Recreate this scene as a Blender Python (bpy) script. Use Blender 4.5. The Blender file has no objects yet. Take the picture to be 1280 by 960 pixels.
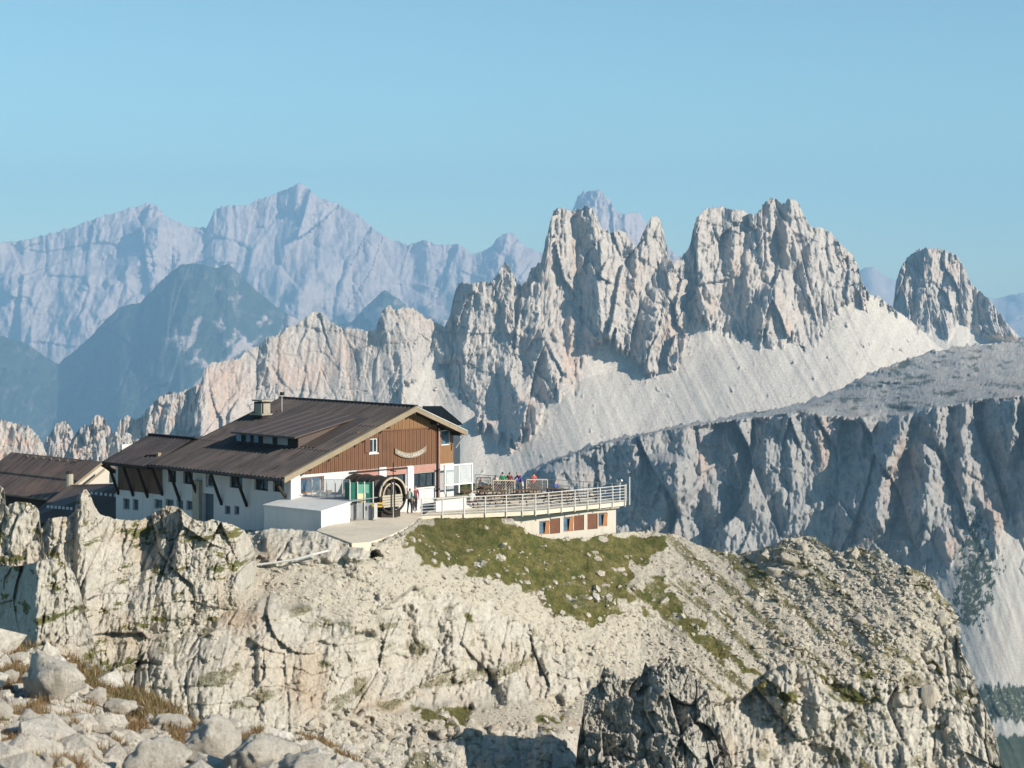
import bpy, bmesh, math, random
import numpy as np
from mathutils import Vector, Matrix
random.seed(7); np.random.seed(7)
R = math.radians
scn = bpy.context.scene
col = scn.collection

# ------------------------------------------------------------------ camera
F = 2600.0            # focal length in photo pixels (photo 1280 x 960)
HOR = 350.0           # horizon row
ZC = 15.5             # eye height above the path in front of the hut
cam = bpy.data.cameras.new("camera"); cam_o = bpy.data.objects.new("camera", cam); col.objects.link(cam_o)
cam.sensor_width = 36; cam.lens = F/1280*36
cam.shift_y = -(480-HOR)/1280
cam.clip_start = 0.5; cam.clip_end = 200000
cam_o.location = (0, 0, ZC); cam_o.rotation_euler = (R(90), 0, 0)
cam.dof.use_dof = True; cam.dof.focus_distance = 150; cam.dof.aperture_fstop = 4.5
scn.camera = cam_o
# ------------------------------------------------------------------ sky, sun, exposure
PHI = R(59); EL = R(26)
sdir = Vector((math.cos(EL)*math.sin(PHI), -math.cos(EL)*math.cos(PHI), math.sin(EL)))
w = bpy.data.worlds.new("World"); scn.world = w; w.use_nodes = True
nt = w.node_tree; bg = nt.nodes["Background"]
sky = nt.nodes.new("ShaderNodeTexSky"); sky.sky_type = 'NISHITA'; sky.sun_disc = False
sky.sun_elevation = EL; sky.sun_rotation = math.pi - PHI
sky.altitude = 2700; sky.air_density = 1.0; sky.dust_density = 0.6; sky.ozone_density = 2.0
tint = nt.nodes.new("ShaderNodeMix"); tint.data_type = 'RGBA'; tint.blend_type = 'MULTIPLY'; tint.inputs[0].default_value = 1
nt.links.new(sky.outputs[0], tint.inputs[6]); tint.inputs[7].default_value = (.87, 1.06, .92, 1)
nt.links.new(tint.outputs[2], bg.inputs[0]); bg.inputs[1].default_value = 0.095
sl = bpy.data.lights.new("sun", 'SUN'); sl.energy = 5.0; sl.angle = R(0.5); sl.color = (1.0, 0.91, 0.78)
so = bpy.data.objects.new("sun", sl); col.objects.link(so); so.location = (50, -50, 80)
so.rotation_euler = (-sdir).to_track_quat('-Z', 'Y').to_euler()
scn.view_settings.view_transform = 'Standard'; scn.view_settings.look = 'None'
scn.view_settings.exposure = 0.55; scn.view_settings.gamma = 1
scn.cycles.max_bounces = 6; scn.cycles.volume_bounces = 1; scn.cycles.diffuse_bounces = 1
scn.cycles.transparent_max_bounces = 12

# ------------------------------------------------------------------ node helpers
def N(nt, t, **k):
    n = nt.nodes.new(t)
    for a, v in k.items():
        if a.startswith('i_'): n.inputs[int(a[2:])].default_value = v
        else: setattr(n, a, v)
    return n
def newmat(name):
    m = bpy.data.materials.new(name); m.use_nodes = True
    return m, m.node_tree, m.node_tree.nodes["Principled BSDF"]
def mixc(nt, fac, a, b, bt='MIX'):
    n = nt.nodes.new("ShaderNodeMix"); n.data_type = 'RGBA'; n.blend_type = bt
    for s, v in ((0, fac), (6, a), (7, b)):
        if isinstance(v, bpy.types.NodeSocket): nt.links.new(v, n.inputs[s])
        else: n.inputs[s].default_value = v if s == 0 else (*v, 1)
    return n.outputs[2]
def ramp(nt, src, a, b):
    n = nt.nodes.new("ShaderNodeMapRange"); n.clamp = True
    n.inputs[1].default_value = a; n.inputs[2].default_value = b
    nt.links.new(src, n.inputs[0]); return n.outputs[0]
def noise_tex(nt, vec, scale, detail=6, rough=.6, stretch=(1, 1, 1)):
    mp = nt.nodes.new("ShaderNodeMapping"); mp.inputs[3].default_value = stretch
    nt.links.new(vec, mp.inputs[0])
    n = nt.nodes.new("ShaderNodeTexNoise"); n.inputs["Scale"].default_value = scale
    n.inputs["Detail"].default_value = detail; n.inputs["Roughness"].default_value = rough
    nt.links.new(mp.outputs[0], n.inputs[0]); return n.outputs[0]
def rock_mat(name, base, pale, dark, warm, green1, green2, unit, bump=.4, pale_scree=None):
    """unit = size in metres of the main rock texture; attribute 'mask': r grass, g scree, b warm rock"""
    m, nt, p = newmat(name); L = nt.links
    tc = nt.nodes.new("ShaderNodeTexCoord").outputs["Object"]
    at = nt.nodes.new("ShaderNodeAttribute"); at.attribute_name = 'mask'
    sp = nt.nodes.new("ShaderNodeSeparateColor"); L.new(at.outputs["Color"], sp.inputs[0])
    n1 = noise_tex(nt, tc, 1/unit, 8, .65)
    n2 = noise_tex(nt, tc, 3.1/unit, 8, .7, (1, 1, .3))
    n3 = noise_tex(nt, tc, .22/unit, 4, .6)
    n4 = noise_tex(nt, tc, 12/unit, 6, .75)
    c = mixc(nt, ramp(nt, n1, .35, .68), base, pale)
    c = mixc(nt, ramp(nt, n2, .56, .72), c, dark)
    wm = nt.nodes.new("ShaderNodeMath"); wm.operation = 'MULTIPLY_ADD'
    L.new(ramp(nt, n3, .52, .68), wm.inputs[0]); wm.inputs[1].default_value = .35; L.new(sp.outputs[2], wm.inputs[2])
    c = mixc(nt, wm.outputs[0], c, warm)
    if pale_scree:
        sc = mixc(nt, ramp(nt, n4, .35, .7), pale_scree, tuple(v*.78 for v in pale_scree))
        c = mixc(nt, sp.outputs[1], c, sc)
    g = mixc(nt, ramp(nt, n1, .4, .62), green1, green2)
    gm = nt.nodes.new("ShaderNodeMath"); gm.operation = 'MULTIPLY_ADD'
    L.new(n4, gm.inputs[0]); gm.inputs[1].default_value = 1.1
    sb = nt.nodes.new("ShaderNodeMath"); sb.operation = 'SUBTRACT'; L.new(sp.outputs[0], sb.inputs[0]); sb.inputs[1].default_value = .55
    L.new(sb.outputs[0], gm.inputs[2])
    c = mixc(nt, ramp(nt, gm.outputs[0], .34, .68), c, g)
    n5 = noise_tex(nt, tc, 5.5/unit, 7, .78, (1, 1, .55))
    sat = mixc(nt, ramp(nt, n5, .32, .62), (.70, .69, .67), (1.10, 1.10, 1.10), 'MIX')
    c = mixc(nt, 1.0, c, sat, 'MULTIPLY')
    L.new(c, p.inputs["Base Color"]); p.inputs["Roughness"].default_value = .93
    p.inputs["Specular IOR Level"].default_value = .15
    b = nt.nodes.new("ShaderNodeBump"); b.inputs["Strength"].default_value = bump; b.inputs["Distance"].default_value = unit*.25
    ad = nt.nodes.new("ShaderNodeMath"); ad.operation = 'ADD'; L.new(n2, ad.inputs[0]); L.new(n4, ad.inputs[1])
    L.new(ad.outputs[0], b.inputs["Height"]); L.new(b.outputs[0], p.inputs["Normal"])
    return m

# ------------------------------------------------------------------ numpy noise
def _h(ix, iy, s):
    x = (ix.astype(np.int64)*374761393 + iy.astype(np.int64)*668265263 + s*2147483647*31 + s*974711) & 0xffffffff
    x = ((x ^ (x >> 13))*1274126177) & 0xffffffff
    x = ((x ^ (x >> 16))*2246822519) & 0xffffffff
    return ((x ^ (x >> 15)) & 0xffffff).astype(np.float64)/0xffffff
def perlin(x, y, s=0):
    ix = np.floor(x); iy = np.floor(y); fx = x-ix; fy = y-iy
    u = fx*fx*fx*(fx*(fx*6-15)+10); v = fy*fy*fy*(fy*(fy*6-15)+10)
    def g(a, b):
        t = _h(ix+a, iy+b, s)*2*np.pi
        return np.cos(t)*(fx-a)+np.sin(t)*(fy-b)
    return ((g(0, 0)*(1-u)+g(1, 0)*u)*(1-v)+(g(0, 1)*(1-u)+g(1, 1)*u)*v)*1.5
def fbm(x, y, s=0, o=4, gain=.5):
    r = 0; a = 1
    for i in range(o):
        r = r+a*perlin(x*2**i, y*2**i, s+i*7); a *= gain
    return r
def ridged(x, y, s=0, o=4):
    r = 0; a = 1
    for i in range(o):
        r = r+a*(1-2*np.abs(perlin(x*2**i, y*2**i, s+i*5))); a *= .5
    return r*.6
def facet(x, y, s=0, tilt=1.0):
    """broken rock: every cell is its own tilted plane; returns (height, distance to the cell edge)"""
    ix = np.floor(x); iy = np.floor(y)
    b1 = np.full(x.shape, 9.); b2 = np.full(x.shape, 9.); val = np.zeros(x.shape)
    for a in (-1, 0, 1):
        for b in (-1, 0, 1):
            cx = ix+a; cy = iy+b
            r1 = _h(cx, cy, s); r2 = _h(cx, cy, s+1)
            dx = x-(cx+r1); dy = y-(cy+r2); d = dx*dx+dy*dy
            h = _h(cx, cy, s+2)-.5
            gx = (_h(cx, cy, s+3)-.5)*2.4*tilt; gy = (_h(cx, cy, s+4)-.5)*2.0*tilt
            near = d < b1
            b2 = np.where(near, b1, np.minimum(b2, d)); b1 = np.where(near, d, b1)
            val = np.where(near, h+gx*dx+gy*dy, val)
    return val, np.sqrt(b2)-np.sqrt(b1)
def sstep(a, b, x):
    t = np.clip((x-a)/(b-a), 0, 1); return t*t*(3-2*t)
def rock_disp(X, Z, size, amp, aspect=2.0, s=0, lev=3, crack=.5):
    """protrusion toward the viewer, metres"""
    wx = X+fbm(X/size/1.7, Z/size/2.5, s+50, 2)*size*.22
    wz = Z+fbm(X/size/1.9+9, Z/size/2.2, s+60, 2)*size*.35
    r = 0
    for i in range(lev):
        k = 2.45**i
        v, e = facet(wx*k/size, wz*k/size/aspect, s+i*11)
        md = 1 if i == 0 else .25+1.1*sstep(-.25, .45, fbm(X/size/1.3, Z/size/2.2, s+77+i, 3))
        r = r+(v-crack*np.clip(1-e/.10, 0, 1)*.8*(_h(np.floor(wx*k/size/3), np.floor(wz*k/size/3/aspect), s+71+i) > .5))*md*amp/(2.15**i)
    bed = Z/size*1.7+X/size*.12+fbm(X/size/2, Z/size/2, s+95, 3)*.5
    r = r-(bed-np.floor(bed))*amp*.13*sstep(-.2, .4, fbm(X/size/2.2, Z/size/2, s+96, 2))
    return r+fbm(X/size*6, Z/size*2.4, s+90, 4, .6)*amp*.12+ridged(wx*3.4/size, Z/size*.8, s+98, 3)*amp*.10
def sinterp(pts, x, w=22):
    return sum(interp(pts, x+d*w) for d in (-1.5, -1, -.5, 0, .5, 1, 1.5))/7
def interp(pts, x):
    a = np.array(pts, float); return np.interp(x, a[:, 0], a[:, 1])
def in_poly(PX, PY, poly):
    c = np.zeros(PX.shape, bool); n = len(poly)
    for i in range(n):
        x1, y1 = poly[i]; x2, y2 = poly[(i+1) % n]
        if y1 == y2: continue
        t = ((y1 > PY) != (y2 > PY)) & (PX < (x2-x1)*(PY-y1)/(y2-y1)+x1)
        c ^= t
    return c
def blur(a, n):
    for _ in range(n):
        b = a.copy(); b[1:-1, :] = (a[:-2, :]+2*a[1:-1, :]+a[2:, :])/4
        a = b.copy(); a[:, 1:-1] = (b[:, :-2]+2*b[:, 1:-1]+b[:, 2:])/4
    return a
def rbf(ctrl):
    c = np.array(ctrl, float); P = c[:, :2]/300.0
    d = np.linalg.norm(P[:, None]-P[None], axis=2)
    n = len(P); A = np.zeros((n+3, n+3)); A[:n, :n] = d+np.eye(n)*.004
    A[:n, n] = 1; A[:n, n+1:] = P; A[n, :n] = 1; A[n+1:, :n] = P.T
    wgt = np.linalg.solve(A, np.concatenate([c[:, 2], [0, 0, 0]]))
    def f(PX, PY):
        r = wgt[n]+wgt[n+1]*PX/300+wgt[n+2]*PY/300
        for i in range(n):
            r = r+wgt[i]*np.hypot(PX/300-P[i, 0], PY/300-P[i, 1])
        return r
    return f
def rib_field(PX, PY, ribs, m):
    """buttresses: rows (row, left foot, crest, right foot, protrusion as multiple of left width)"""
    out = np.zeros(PX.shape); gain = .62
    for rb in ribs:
        a = np.array(rb['r'], float); y0, y1 = a[0, 0], a[-1, 0]
        k = rb.get('k', 1.5)
        sel = (PY > y0-12) & (PY < y1+30)
        if not sel.any(): continue
        x = PX[sel]; y = PY[sel]
        xl = np.interp(y, a[:, 0], a[:, 1]); xa = np.interp(y, a[:, 0], a[:, 2])
        wl = np.maximum(xa-xl, 1.5)
        wr = np.interp(y, a[:, 0], a[:, 3])-xa if a.shape[1] > 3 else wl*3
        h = wl*k*gain*m*np.clip((y-(y0-12))/12, 0, 1)*np.clip((y1+30-y)/30, 0, 1)
        b = h*np.where(x < xa, 1-(xa-x)/wl, 1-(x-xa)/np.maximum(wr, 2))
        out[sel] = np.maximum(out[sel], b)
    return out

# ------------------------------------------------------------------ mesh helpers
def mesh_np(name, V, Q, mat, smooth=True, mask=None):
    me = bpy.data.meshes.new(name)
    me.vertices.add(len(V)); me.vertices.foreach_set("co", V.astype(np.float32).ravel())
    me.loops.add(Q.size); me.loops.foreach_set("vertex_index", Q.astype(np.int32).ravel())
    me.polygons.add(len(Q)); me.polygons.foreach_set("loop_start", np.arange(0, Q.size, Q.shape[1], dtype=np.int32))
    me.polygons.foreach_set("loop_total", np.full(len(Q), Q.shape[1], dtype=np.int32))
    me.polygons.foreach_set("use_smooth", np.full(len(Q), smooth))
    me.update(calc_edges=True); me.materials.append(mat)
    if mask is not None:
        at = me.attributes.new('mask', 'FLOAT_COLOR', 'POINT')
        c = np.ones((len(V), 4), np.float32); c[:, :3] = mask; at.data.foreach_set('color', c.ravel())
    o = bpy.data.objects.new(name, me); col.objects.link(o); return o
def tag(o, label=None, cat=None, group=None, kind=None):
    if label: o['label'] = label
    if cat: o['category'] = cat
    if group: o['group'] = group
    if kind: o['kind'] = kind
    return o
SURF = {}
def relief(name, x0, x1, nx, skyl, bot, ny, depth, disp, mat, mask=None, jag=0, jagw=6, back=((6, .5), (30, 12), (60, 60)), power=1.0, smooth=True):
    nx = int(nx*.80); ny = int(ny*.73)
    xs = np.linspace(x0, x1, nx)
    top = interp(skyl, xs)
    if jag: top = top-jag*np.abs(fbm(xs/jagw, xs*0+3.3, 5, 4, .6))*1.3+jag*.5
    bt = interp(bot, xs) if isinstance(bot, (list, tuple)) else np.full(nx, float(bot))
    bt = np.maximum(bt, top+.5)
    t = np.linspace(0, 1, ny)[:, None]**power
    PX = np.repeat(xs[None], ny, 0); PY = bt[None]+(top-bt)[None]*t
    D = depth(PX, PY)
    X = (PX-640)/F*D; Z = ZC-(PY-HOR)/F*D
    D = D-disp(X, Z, PX, PY)
    X = (PX-640)/F*D; Z = ZC-(PY-HOR)/F*D
    M = np.zeros((ny, nx, 3)) if mask is None else mask(PX, PY, X, Z, D)
    XX = [X]; YY = [D]; ZZ = [Z]; MM = [M]
    for dd, dz in back:
        if callable(dz): dz = dz(xs)[None]
        XX.append(X[-1:]*(D[-1:]+dd)/D[-1:]); YY.append(D[-1:]+dd); ZZ.append(Z[-1:]-dz+fbm(X[-1:]/max(dd, 1)*2, X[-1:]*0, 3, 3)*dz*.2); MM.append(M[-1:])
    SURF[name] = (X, D, Z, M, PX, PY)
    X = np.vstack(XX); Y = np.vstack(YY); Z = np.vstack(ZZ); M = np.vstack(MM)
    n = X.shape[0]; V = np.stack([X, Y, Z], -1).reshape(-1, 3)
    i = np.arange(n*nx).reshape(n, nx)
    Q = np.stack([i[:-1, :-1], i[:-1, 1:], i[1:, 1:], i[1:, :-1]], -1).reshape(-1, 4)
    return mesh_np(name, V, Q, mat, smooth, M.reshape(-1, 3))

# ------------------------------------------------------------------ rock materials
M_near = rock_mat("limestone_near", (.61, .57, .49), (.75, .71, .63), (.37, .34, .28), (.58, .45, .33),
                  (.10, .12, .035), (.24, .21, .08), 1.1, .8, (.70, .64, .53))
M_crag = rock_mat('grey_crag', (.54, .51, .45), (.70, .66, .59), (.30, .28, .24), (.36, .30, .22), (.1, .11, .04), (.17, .15, .06), .9, .9)
M_fore = rock_mat("limestone_foreground", (.76, .71, .62), (.90, .86, .78), (.44, .38, .30), (.52, .43, .32),
                  (.16, .13, .05), (.26, .17, .07), .5, .8, (.3, .25, .17))
M_croda = rock_mat("dolomite_towers", (.45, .41, .375), (.57, .525, .485), (.30, .28, .265), (.58, .42, .33),
                   (.15, .16, .08), (.2, .2, .12), 22, .5, (.68, .63, .565))
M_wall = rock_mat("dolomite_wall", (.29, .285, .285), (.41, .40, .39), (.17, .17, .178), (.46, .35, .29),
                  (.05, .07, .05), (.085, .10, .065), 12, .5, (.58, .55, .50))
M_far = rock_mat("dolomite_far", (.48, .385, .36), (.62, .51, .47), (.34, .28, .27), (.5, .42, .38),
                 (.04, .06, .05), (.07, .09, .07), 150, .4, (.5, .47, .44))

# ------------------------------------------------------------------ ground sheet
def make_ground():
    xs = np.concatenate([np.linspace(-30000, 30000, 90)]); ys = np.linspace(-2500, 30500, 110)
    X, Y = np.meshgrid(xs, ys); Z = -1450+fbm(X/6000, Y/6000, 2, 4)*160
    V = np.stack([X, Y, Z], -1).reshape(-1, 3); n, nx = X.shape
    i = np.arange(n*nx).reshape(n, nx)
    Q = np.stack([i[:-1, :-1], i[:-1, 1:], i[1:, 1:], i[1:, :-1]], -1).reshape(-1, 4)
    mk = np.zeros((len(V), 3)); mk[:, 0] = .9
    tag(mesh_np("ground", V, Q, M_far, True, mk), kind='structure')
make_ground()

# ------------------------------------------------------------------ far ranges
def far_disp(size, amp, s, ribs=(), m=7.):
    def f(X, Z, PX, PY):
        wx = PX+fbm(PX/14, PY/14, s+3, 3)*4
        return (ridged(X/size, Z/size*.8, s, 5)*amp*.7+rock_disp(X, Z, size*1.1, amp*1.3, 1.3, s+14, 2, .1)+rock_disp(X, Z, size*.4, amp*.30, 1.6, s+4, 4)
                + rib_field(wx, PY, ribs, m))
    return f
def far_range(name, Y0, slope, x0, x1, nx, skyl, bot, ny, s, amp, size, mat, ribs=(), jag=0, forest=None):
    top = lambda px: interp(skyl, px)
    def depth(PX, PY): return Y0-(PY-top(PX))*slope*Y0/F
    def mask(PX, PY, X, Z, D):
        M = np.zeros(PX.shape+(3,))
        if forest is not None: M[..., 0] = forest(PX, PY)
        return M
    o = relief(name, x0, x1, nx, skyl, bot, ny, depth, far_disp(size, amp, s, ribs, Y0/F), mat, mask, jag, 8,
               back=((Y0*.02, Y0*.01), (Y0*.08, Y0*.1)))
    return tag(o, kind='structure')
far_range("distant_mountain_horizon", 28500, 1.2, -80, 1360, 500,
          [(-80, 330), (0, 335), (300, 330), (640, 322), (840, 318), (1000, 338), (1070, 342), (1082, 334), (1092, 333), (1104, 343), (1118, 350), (1200, 362), (1238, 374), (1262, 369), (1280, 366), (1360, 360)],
          470, 60, 71, 260, 2600, M_far, jag=2)
far_range("blue_mountain_peak", 22000, .7, 690, 862, 220,
          [(690, 300), (714, 268), (722, 246), (730, 239), (738, 237), (752, 239), (762, 250), (770, 262), (778, 268), (790, 264), (800, 266), (812, 285), (830, 305), (862, 330)],
          400, 110, 31, 160, 900, M_far, jag=3,
          ribs=[dict(r=[(240, 712, 772, 800), (300, 700, 785, 830), (360, 690, 800, 850)], k=1.3)])
A_sky = [(-80, 318), (0, 303), (25, 301), (60, 293), (90, 284), (110, 276), (135, 268), (160, 260), (187, 254), (198, 258), (206, 270), (216, 274),
         (235, 283), (258, 285), (268, 262), (285, 256), (305, 257), (318, 252), (335, 246), (350, 239), (362, 235), (372, 228), (382, 232),
         (395, 244), (408, 250), (425, 256), (450, 270), (470, 288), (490, 300), (510, 306), (530, 300), (548, 305), (575, 306), (590, 318),
         (612, 310), (624, 296), (636, 290), (644, 292), (652, 305), (668, 313), (700, 320), (760, 340), (860, 350)]
A_ribs = [dict(r=[(285, 160, 198, 240), (310, 165, 196, 240), (330, 135, 170, 230), (350, 118, 140, 180)], k=1.2),
          dict(r=[(262, 392, 402, 430), (310, 392, 402, 430), (345, 370, 392, 430), (380, 350, 364, 400)], k=1.3),
          dict(r=[(305, 445, 462, 500), (380, 440, 455, 520)], k=1.0),
          dict(r=[(296, 515, 540, 575), (335, 520, 535, 570)], k=1.3),
          dict(r=[(298, 582, 636, 641), (345, 570, 610, 650)], k=.8),
          dict(r=[(292, 636, 640, 700), (350, 600, 650, 720)], k=1.2),
          dict(r=[(345, 75, 110, 150), (400, 60, 95, 140)], k=1.),
          dict(r=[(310, 255, 262, 330), (350, 225, 240, 330)], k=1.2),
          dict(r=[(330, -5, 20, 60), (400, -20, 10, 60)], k=1.)]
far_range("high_mountain_massif", 25000, .85, -80, 860, 900, A_sky, 520, 230, 5, 210, 1500, M_far, A_ribs, jag=2.5,
          forest=lambda PX, PY: sstep(-40, 90, PY-interp([(-80, 400), (100, 440), (300, 370), (420, 360), (560, 340), (900, 340)], PX)+fbm(PX/30, PY/30, 9, 3)*60)*.7)
A2_sky = [(-80, 405), (0, 419), (37, 432), (58, 447), (73, 455), (109, 425), (130, 402), (150, 383), (176, 378), (200, 352), (225, 331), (240, 329), (255, 331),
          (270, 335), (285, 329), (300, 342), (322, 365), (349, 386), (375, 400), (410, 408), (440, 402), (455, 385), (480, 362), (500, 375), (520, 392), (560, 400), (640, 410)]
far_range("forested_foothill", 17500, 1.5, -80, 640, 560, A2_sky, 600, 210, 41, 110, 800, M_far, jag=1.5,
          ribs=[dict(r=[(330, 200, 262, 330), (420, 120, 215, 330), (520, 60, 150, 330)], k=.9),
                dict(r=[(440, 225, 262, 330), (520, 190, 235, 300)], k=1.)],
          forest=lambda PX, PY: .85-.5*sstep(-.05, .5, fbm(PX/28+PY/90, PY/34, 12, 5))*sstep(170, 260, PX)*sstep(340, 400, PY)-.2*sstep(.1, .6, fbm(PX/16, PY/16, 13, 4)))

# ------------------------------------------------------------------ jagged towers (middle distance)
B_sky = [(236, 560), (246, 500), (251, 478), (256, 462), (264, 453), (280, 451), (298, 448), (312, 436), (326, 430), (336, 419), (344, 421), (358, 410), (372, 405), (385, 393), (394, 388), (403, 390),
         (412, 402), (430, 410), (452, 412), (468, 414), (474, 398), (480, 386), (486, 381), (494, 388), (506, 384), (516, 386), (524, 391), (533, 398), (544, 402), (556, 408), (562, 396), (567, 372),
         (571, 357), (577, 353), (588, 356), (602, 351), (616, 352), (621, 344), (627, 333), (633, 327), (638, 336), (644, 350), (652, 358), (658, 352), (664, 336), (676, 328), (681, 306), (687, 280),
         (692, 264), (697, 259), (706, 260), (714, 265), (720, 261), (727, 262), (731, 256), (738, 259), (744, 267), (752, 284), (762, 291), (774, 287), (782, 290), (789, 300), (795, 309), (804, 290),
         (812, 274), (819, 268), (826, 275), (831, 294), (835, 318), (842, 328), (852, 322), (862, 308), (866, 288), (871, 272), (880, 262), (892, 258), (905, 259), (925, 263), (942, 268), (950, 264),
         (955, 254), (963, 247), (973, 250), (978, 256), (984, 250), (991, 248), (998, 253), (1006, 270), (1014, 284), (1026, 283), (1040, 293), (1055, 309), (1066, 320), (1074, 334), (1077, 352),
         (1086, 366), (1100, 372), (1116, 384), (1140, 402), (1160, 420), (1175, 434), (1200, 450)]
SCREE = [(236, 600), (440, 560), (520, 470), (545, 440), (565, 480), (598, 528), (620, 545), (640, 560), (655, 545), (682, 520), (690, 492), (705, 490), (722, 486), (733, 440), (745, 420), (770, 432),
         (784, 440), (800, 462), (830, 460), (852, 448), (862, 408), (876, 396), (890, 402), (904, 412), (918, 414), (945, 424), (962, 428), (985, 432), (1010, 430), (1035, 410), (1048, 380), (1075, 368), (1100, 374), (1200, 440)]
B_ribs = [dict(r=[(445, 244, 257, 330), (545, 200, 252, 330)], k=2.),
          dict(r=[(425, 326, 337, 380), (505, 322, 335, 370)], k=1.6),
          dict(r=[(384, 467, 480, 540), (413, 465, 482, 540)], k=1.6),
          dict(r=[(445, 494, 501, 540), (500, 486, 505, 545), (520, 490, 502, 530)], k=1.6),
          dict(r=[(352, 566, 590, 640), (400, 556, 588, 640), (440, 544, 577, 640), (480, 562, 588, 640), (522, 590, 603, 640)], k=1.4),
          dict(r=[(345, 612, 627, 660), (420, 610, 622, 655), (470, 616, 624, 650)], k=1.2),
          dict(r=[(455, 616, 626, 668), (500, 614, 652, 690), (512, 614, 675, 690), (570, 636, 662, 688)], k=1.4),
          dict(r=[(258, 680, 692, 722), (330, 656, 682, 720), (384, 652, 672, 722), (410, 650, 676, 722), (485, 660, 694, 720)], k=2.0),
          dict(r=[(402, 692, 712, 735), (445, 698, 710, 740), (490, 702, 706, 735)], k=1.6),
          dict(r=[(258, 723, 736, 786), (320, 723, 749, 786), (420, 722, 752, 784)], k=2.1),
          dict(r=[(272, 800, 817, 836), (324, 778, 797, 836), (380, 780, 790, 830)], k=2.3),
          dict(r=[(330, 818, 842, 870), (361, 800, 832, 865), (400, 784, 822, 860), (448, 782, 806, 850)], k=2.2),
          dict(r=[(262, 856, 873, 905), (330, 850, 872, 905), (380, 860, 878, 905), (415, 866, 882, 905)], k=2.3),
          dict(r=[(292, 905, 919, 935), (330, 906, 916, 930)], k=1.6),
          dict(r=[(300, 922, 938, 955), (370, 922, 940, 955)], k=1.5),
          dict(r=[(278, 943, 957, 972), (330, 944, 958, 975), (365, 950, 963, 978)], k=2.4),
          dict(r=[(250, 969, 985, 1030), (315, 968, 986, 1030)], k=2.4),
          dict(r=[(308, 995, 1012, 1060), (361, 994, 1010, 1060)], k=1.5),
          dict(r=[(361, 938, 968, 1000), (421, 934, 958, 1005)], k=2.0),
          dict(r=[(398, 958, 980, 1010), (430, 962, 978, 1005)], k=1.5),
          dict(r=[(384, 867, 882, 900), (412, 866, 880, 895)], k=1.5),
          dict(r=[(425, 837, 855, 870), (447, 836, 852, 866)], k=1.5)]
def B_depth(PX, PY):
    tb = sinterp([(236, 640), (440, 560), (545, 500), (640, 520), (700, 480), (800, 455), (960, 420), (1080, 375), (1200, 420)], PX); m = 4500/F
    up = np.maximum(tb-PY, 0); dn = np.maximum(PY-tb, 0)
    d = 4500+up*m*.42-dn*m*1.25
    d = d-50*np.exp(-((PX-700)/100)**2)-50*np.exp(-((PX-930)/110)**2)+30*np.exp(-((PX-548)/30)**2)+40*np.log1p(np.exp((PX-1070)/40))*.8+np.maximum(560-PX, 0)*.1-(900-PX)*.45
    return d
def B_cliff(PX, PY):
    tb = interp(SCREE, PX)+fbm(PX/9, PY/40, 77, 4)*17+fbm(PX/4, PY/5, 78, 3)*4
    return sstep(-5, 5, tb-PY)
def B_disp(X, Z, PX, PY):
    c = B_cliff(PX, PY)
    wx = PX+fbm(PX/9, PY/14, 21, 4)*3.5
    r = rock_disp(X, Z, 105, 36, 3.0, 440, 2, .1)*c*(.4+.6*sstep(520, 580, PX))
    r = r+rock_disp(X, Z, 36, 9, 3.0, 4, 5, .6)*(.03+.97*c)*(.45+.55*sstep(520, 580, PX))
    r = r+ridged(X/60, Z/300, 8, 4)*7*c*(.45+.55*sstep(520, 580, PX))
    r = r+(1-c)*(ridged((X+Z*.4)/45, (Z)/500, 15, 4)*3.5+np.maximum(fbm(X/11, Z/11, 17, 4)+.45*fbm(X/110, Z/60, 19, 2)-.75, 0)*12)
    return r+rib_field(wx, PY, B_ribs, 4500/F)*(.15+.85*c)*.95
def B_mask(PX, PY, X, Z, D):
    M = np.zeros(PX.shape+(3,))
    M[..., 1] = (1-B_cliff(PX, PY))*np.clip(.75+.7*fbm(PX/10+PY/25, PY/70, 34, 4), .2, 1)
    wrm = np.zeros(PX.shape)
    for cx, cy, rx, ry in ((715, 440, 12, 40), (290, 480, 22, 30), (350, 440, 10, 40), (722, 330, 6, 30), (925, 345, 12, 30), (380, 470, 40, 20), (270, 500, 12, 40), (975, 300, 8, 30), (985, 410, 6, 14), (835, 420, 8, 20)):
        wrm += np.exp(-((PX-cx)/rx)**2-((PY-cy)/ry)**2)
    M[..., 2] = np.clip(wrm, 0, 1)*(.35+.5*sstep(-.3, .4, fbm(PX/5, PY/18, 33, 3)))*(1-M[..., 1])
    return M
o = relief("mountain_towers", 236, 1200, 1080, B_sky, 640, 400, B_depth, B_disp, M_croda, B_mask, jag=3.2, jagw=4, back=((60, 40), (160, 300), (300, 900)))
tag(o, kind='structure')

# isolated peak to the right
C_sky = [(1100, 430), (1112, 400), (1117, 378), (1120, 352), (1126, 334), (1135, 321), (1146, 313), (1158, 310), (1170, 310), (1182, 313), (1196, 320), (1203, 330), (1208, 340), (1213, 354), (1222, 362),
         (1236, 374), (1248, 390), (1260, 406), (1274, 420), (1290, 428), (1330, 440)]
C_ribs = [dict(r=[(330, 1124, 1132, 1150), (425, 1118, 1128, 1150)], k=1.2), dict(r=[(325, 1144, 1152, 1170), (425, 1138, 1146, 1165)], k=1.3),
          dict(r=[(318, 1160, 1166, 1180), (420, 1150, 1160, 1175)], k=1.3),
          dict(r=[(350, 1174, 1190, 1205), (425, 1170, 1182, 1200)], k=1.5), dict(r=[(350, 1190, 1213, 1225), (420, 1186, 1205, 1225)], k=1.5),
          dict(r=[(358, 1206, 1232, 1290), (400, 1208, 1256, 1290), (425, 1212, 1268, 1290)], k=1.6)]
def C_depth(PX, PY):
    return 5600-np.maximum(PY-interp(C_sky, PX), 0)*1.0-np.maximum(PY-405, 0)*3
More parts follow.
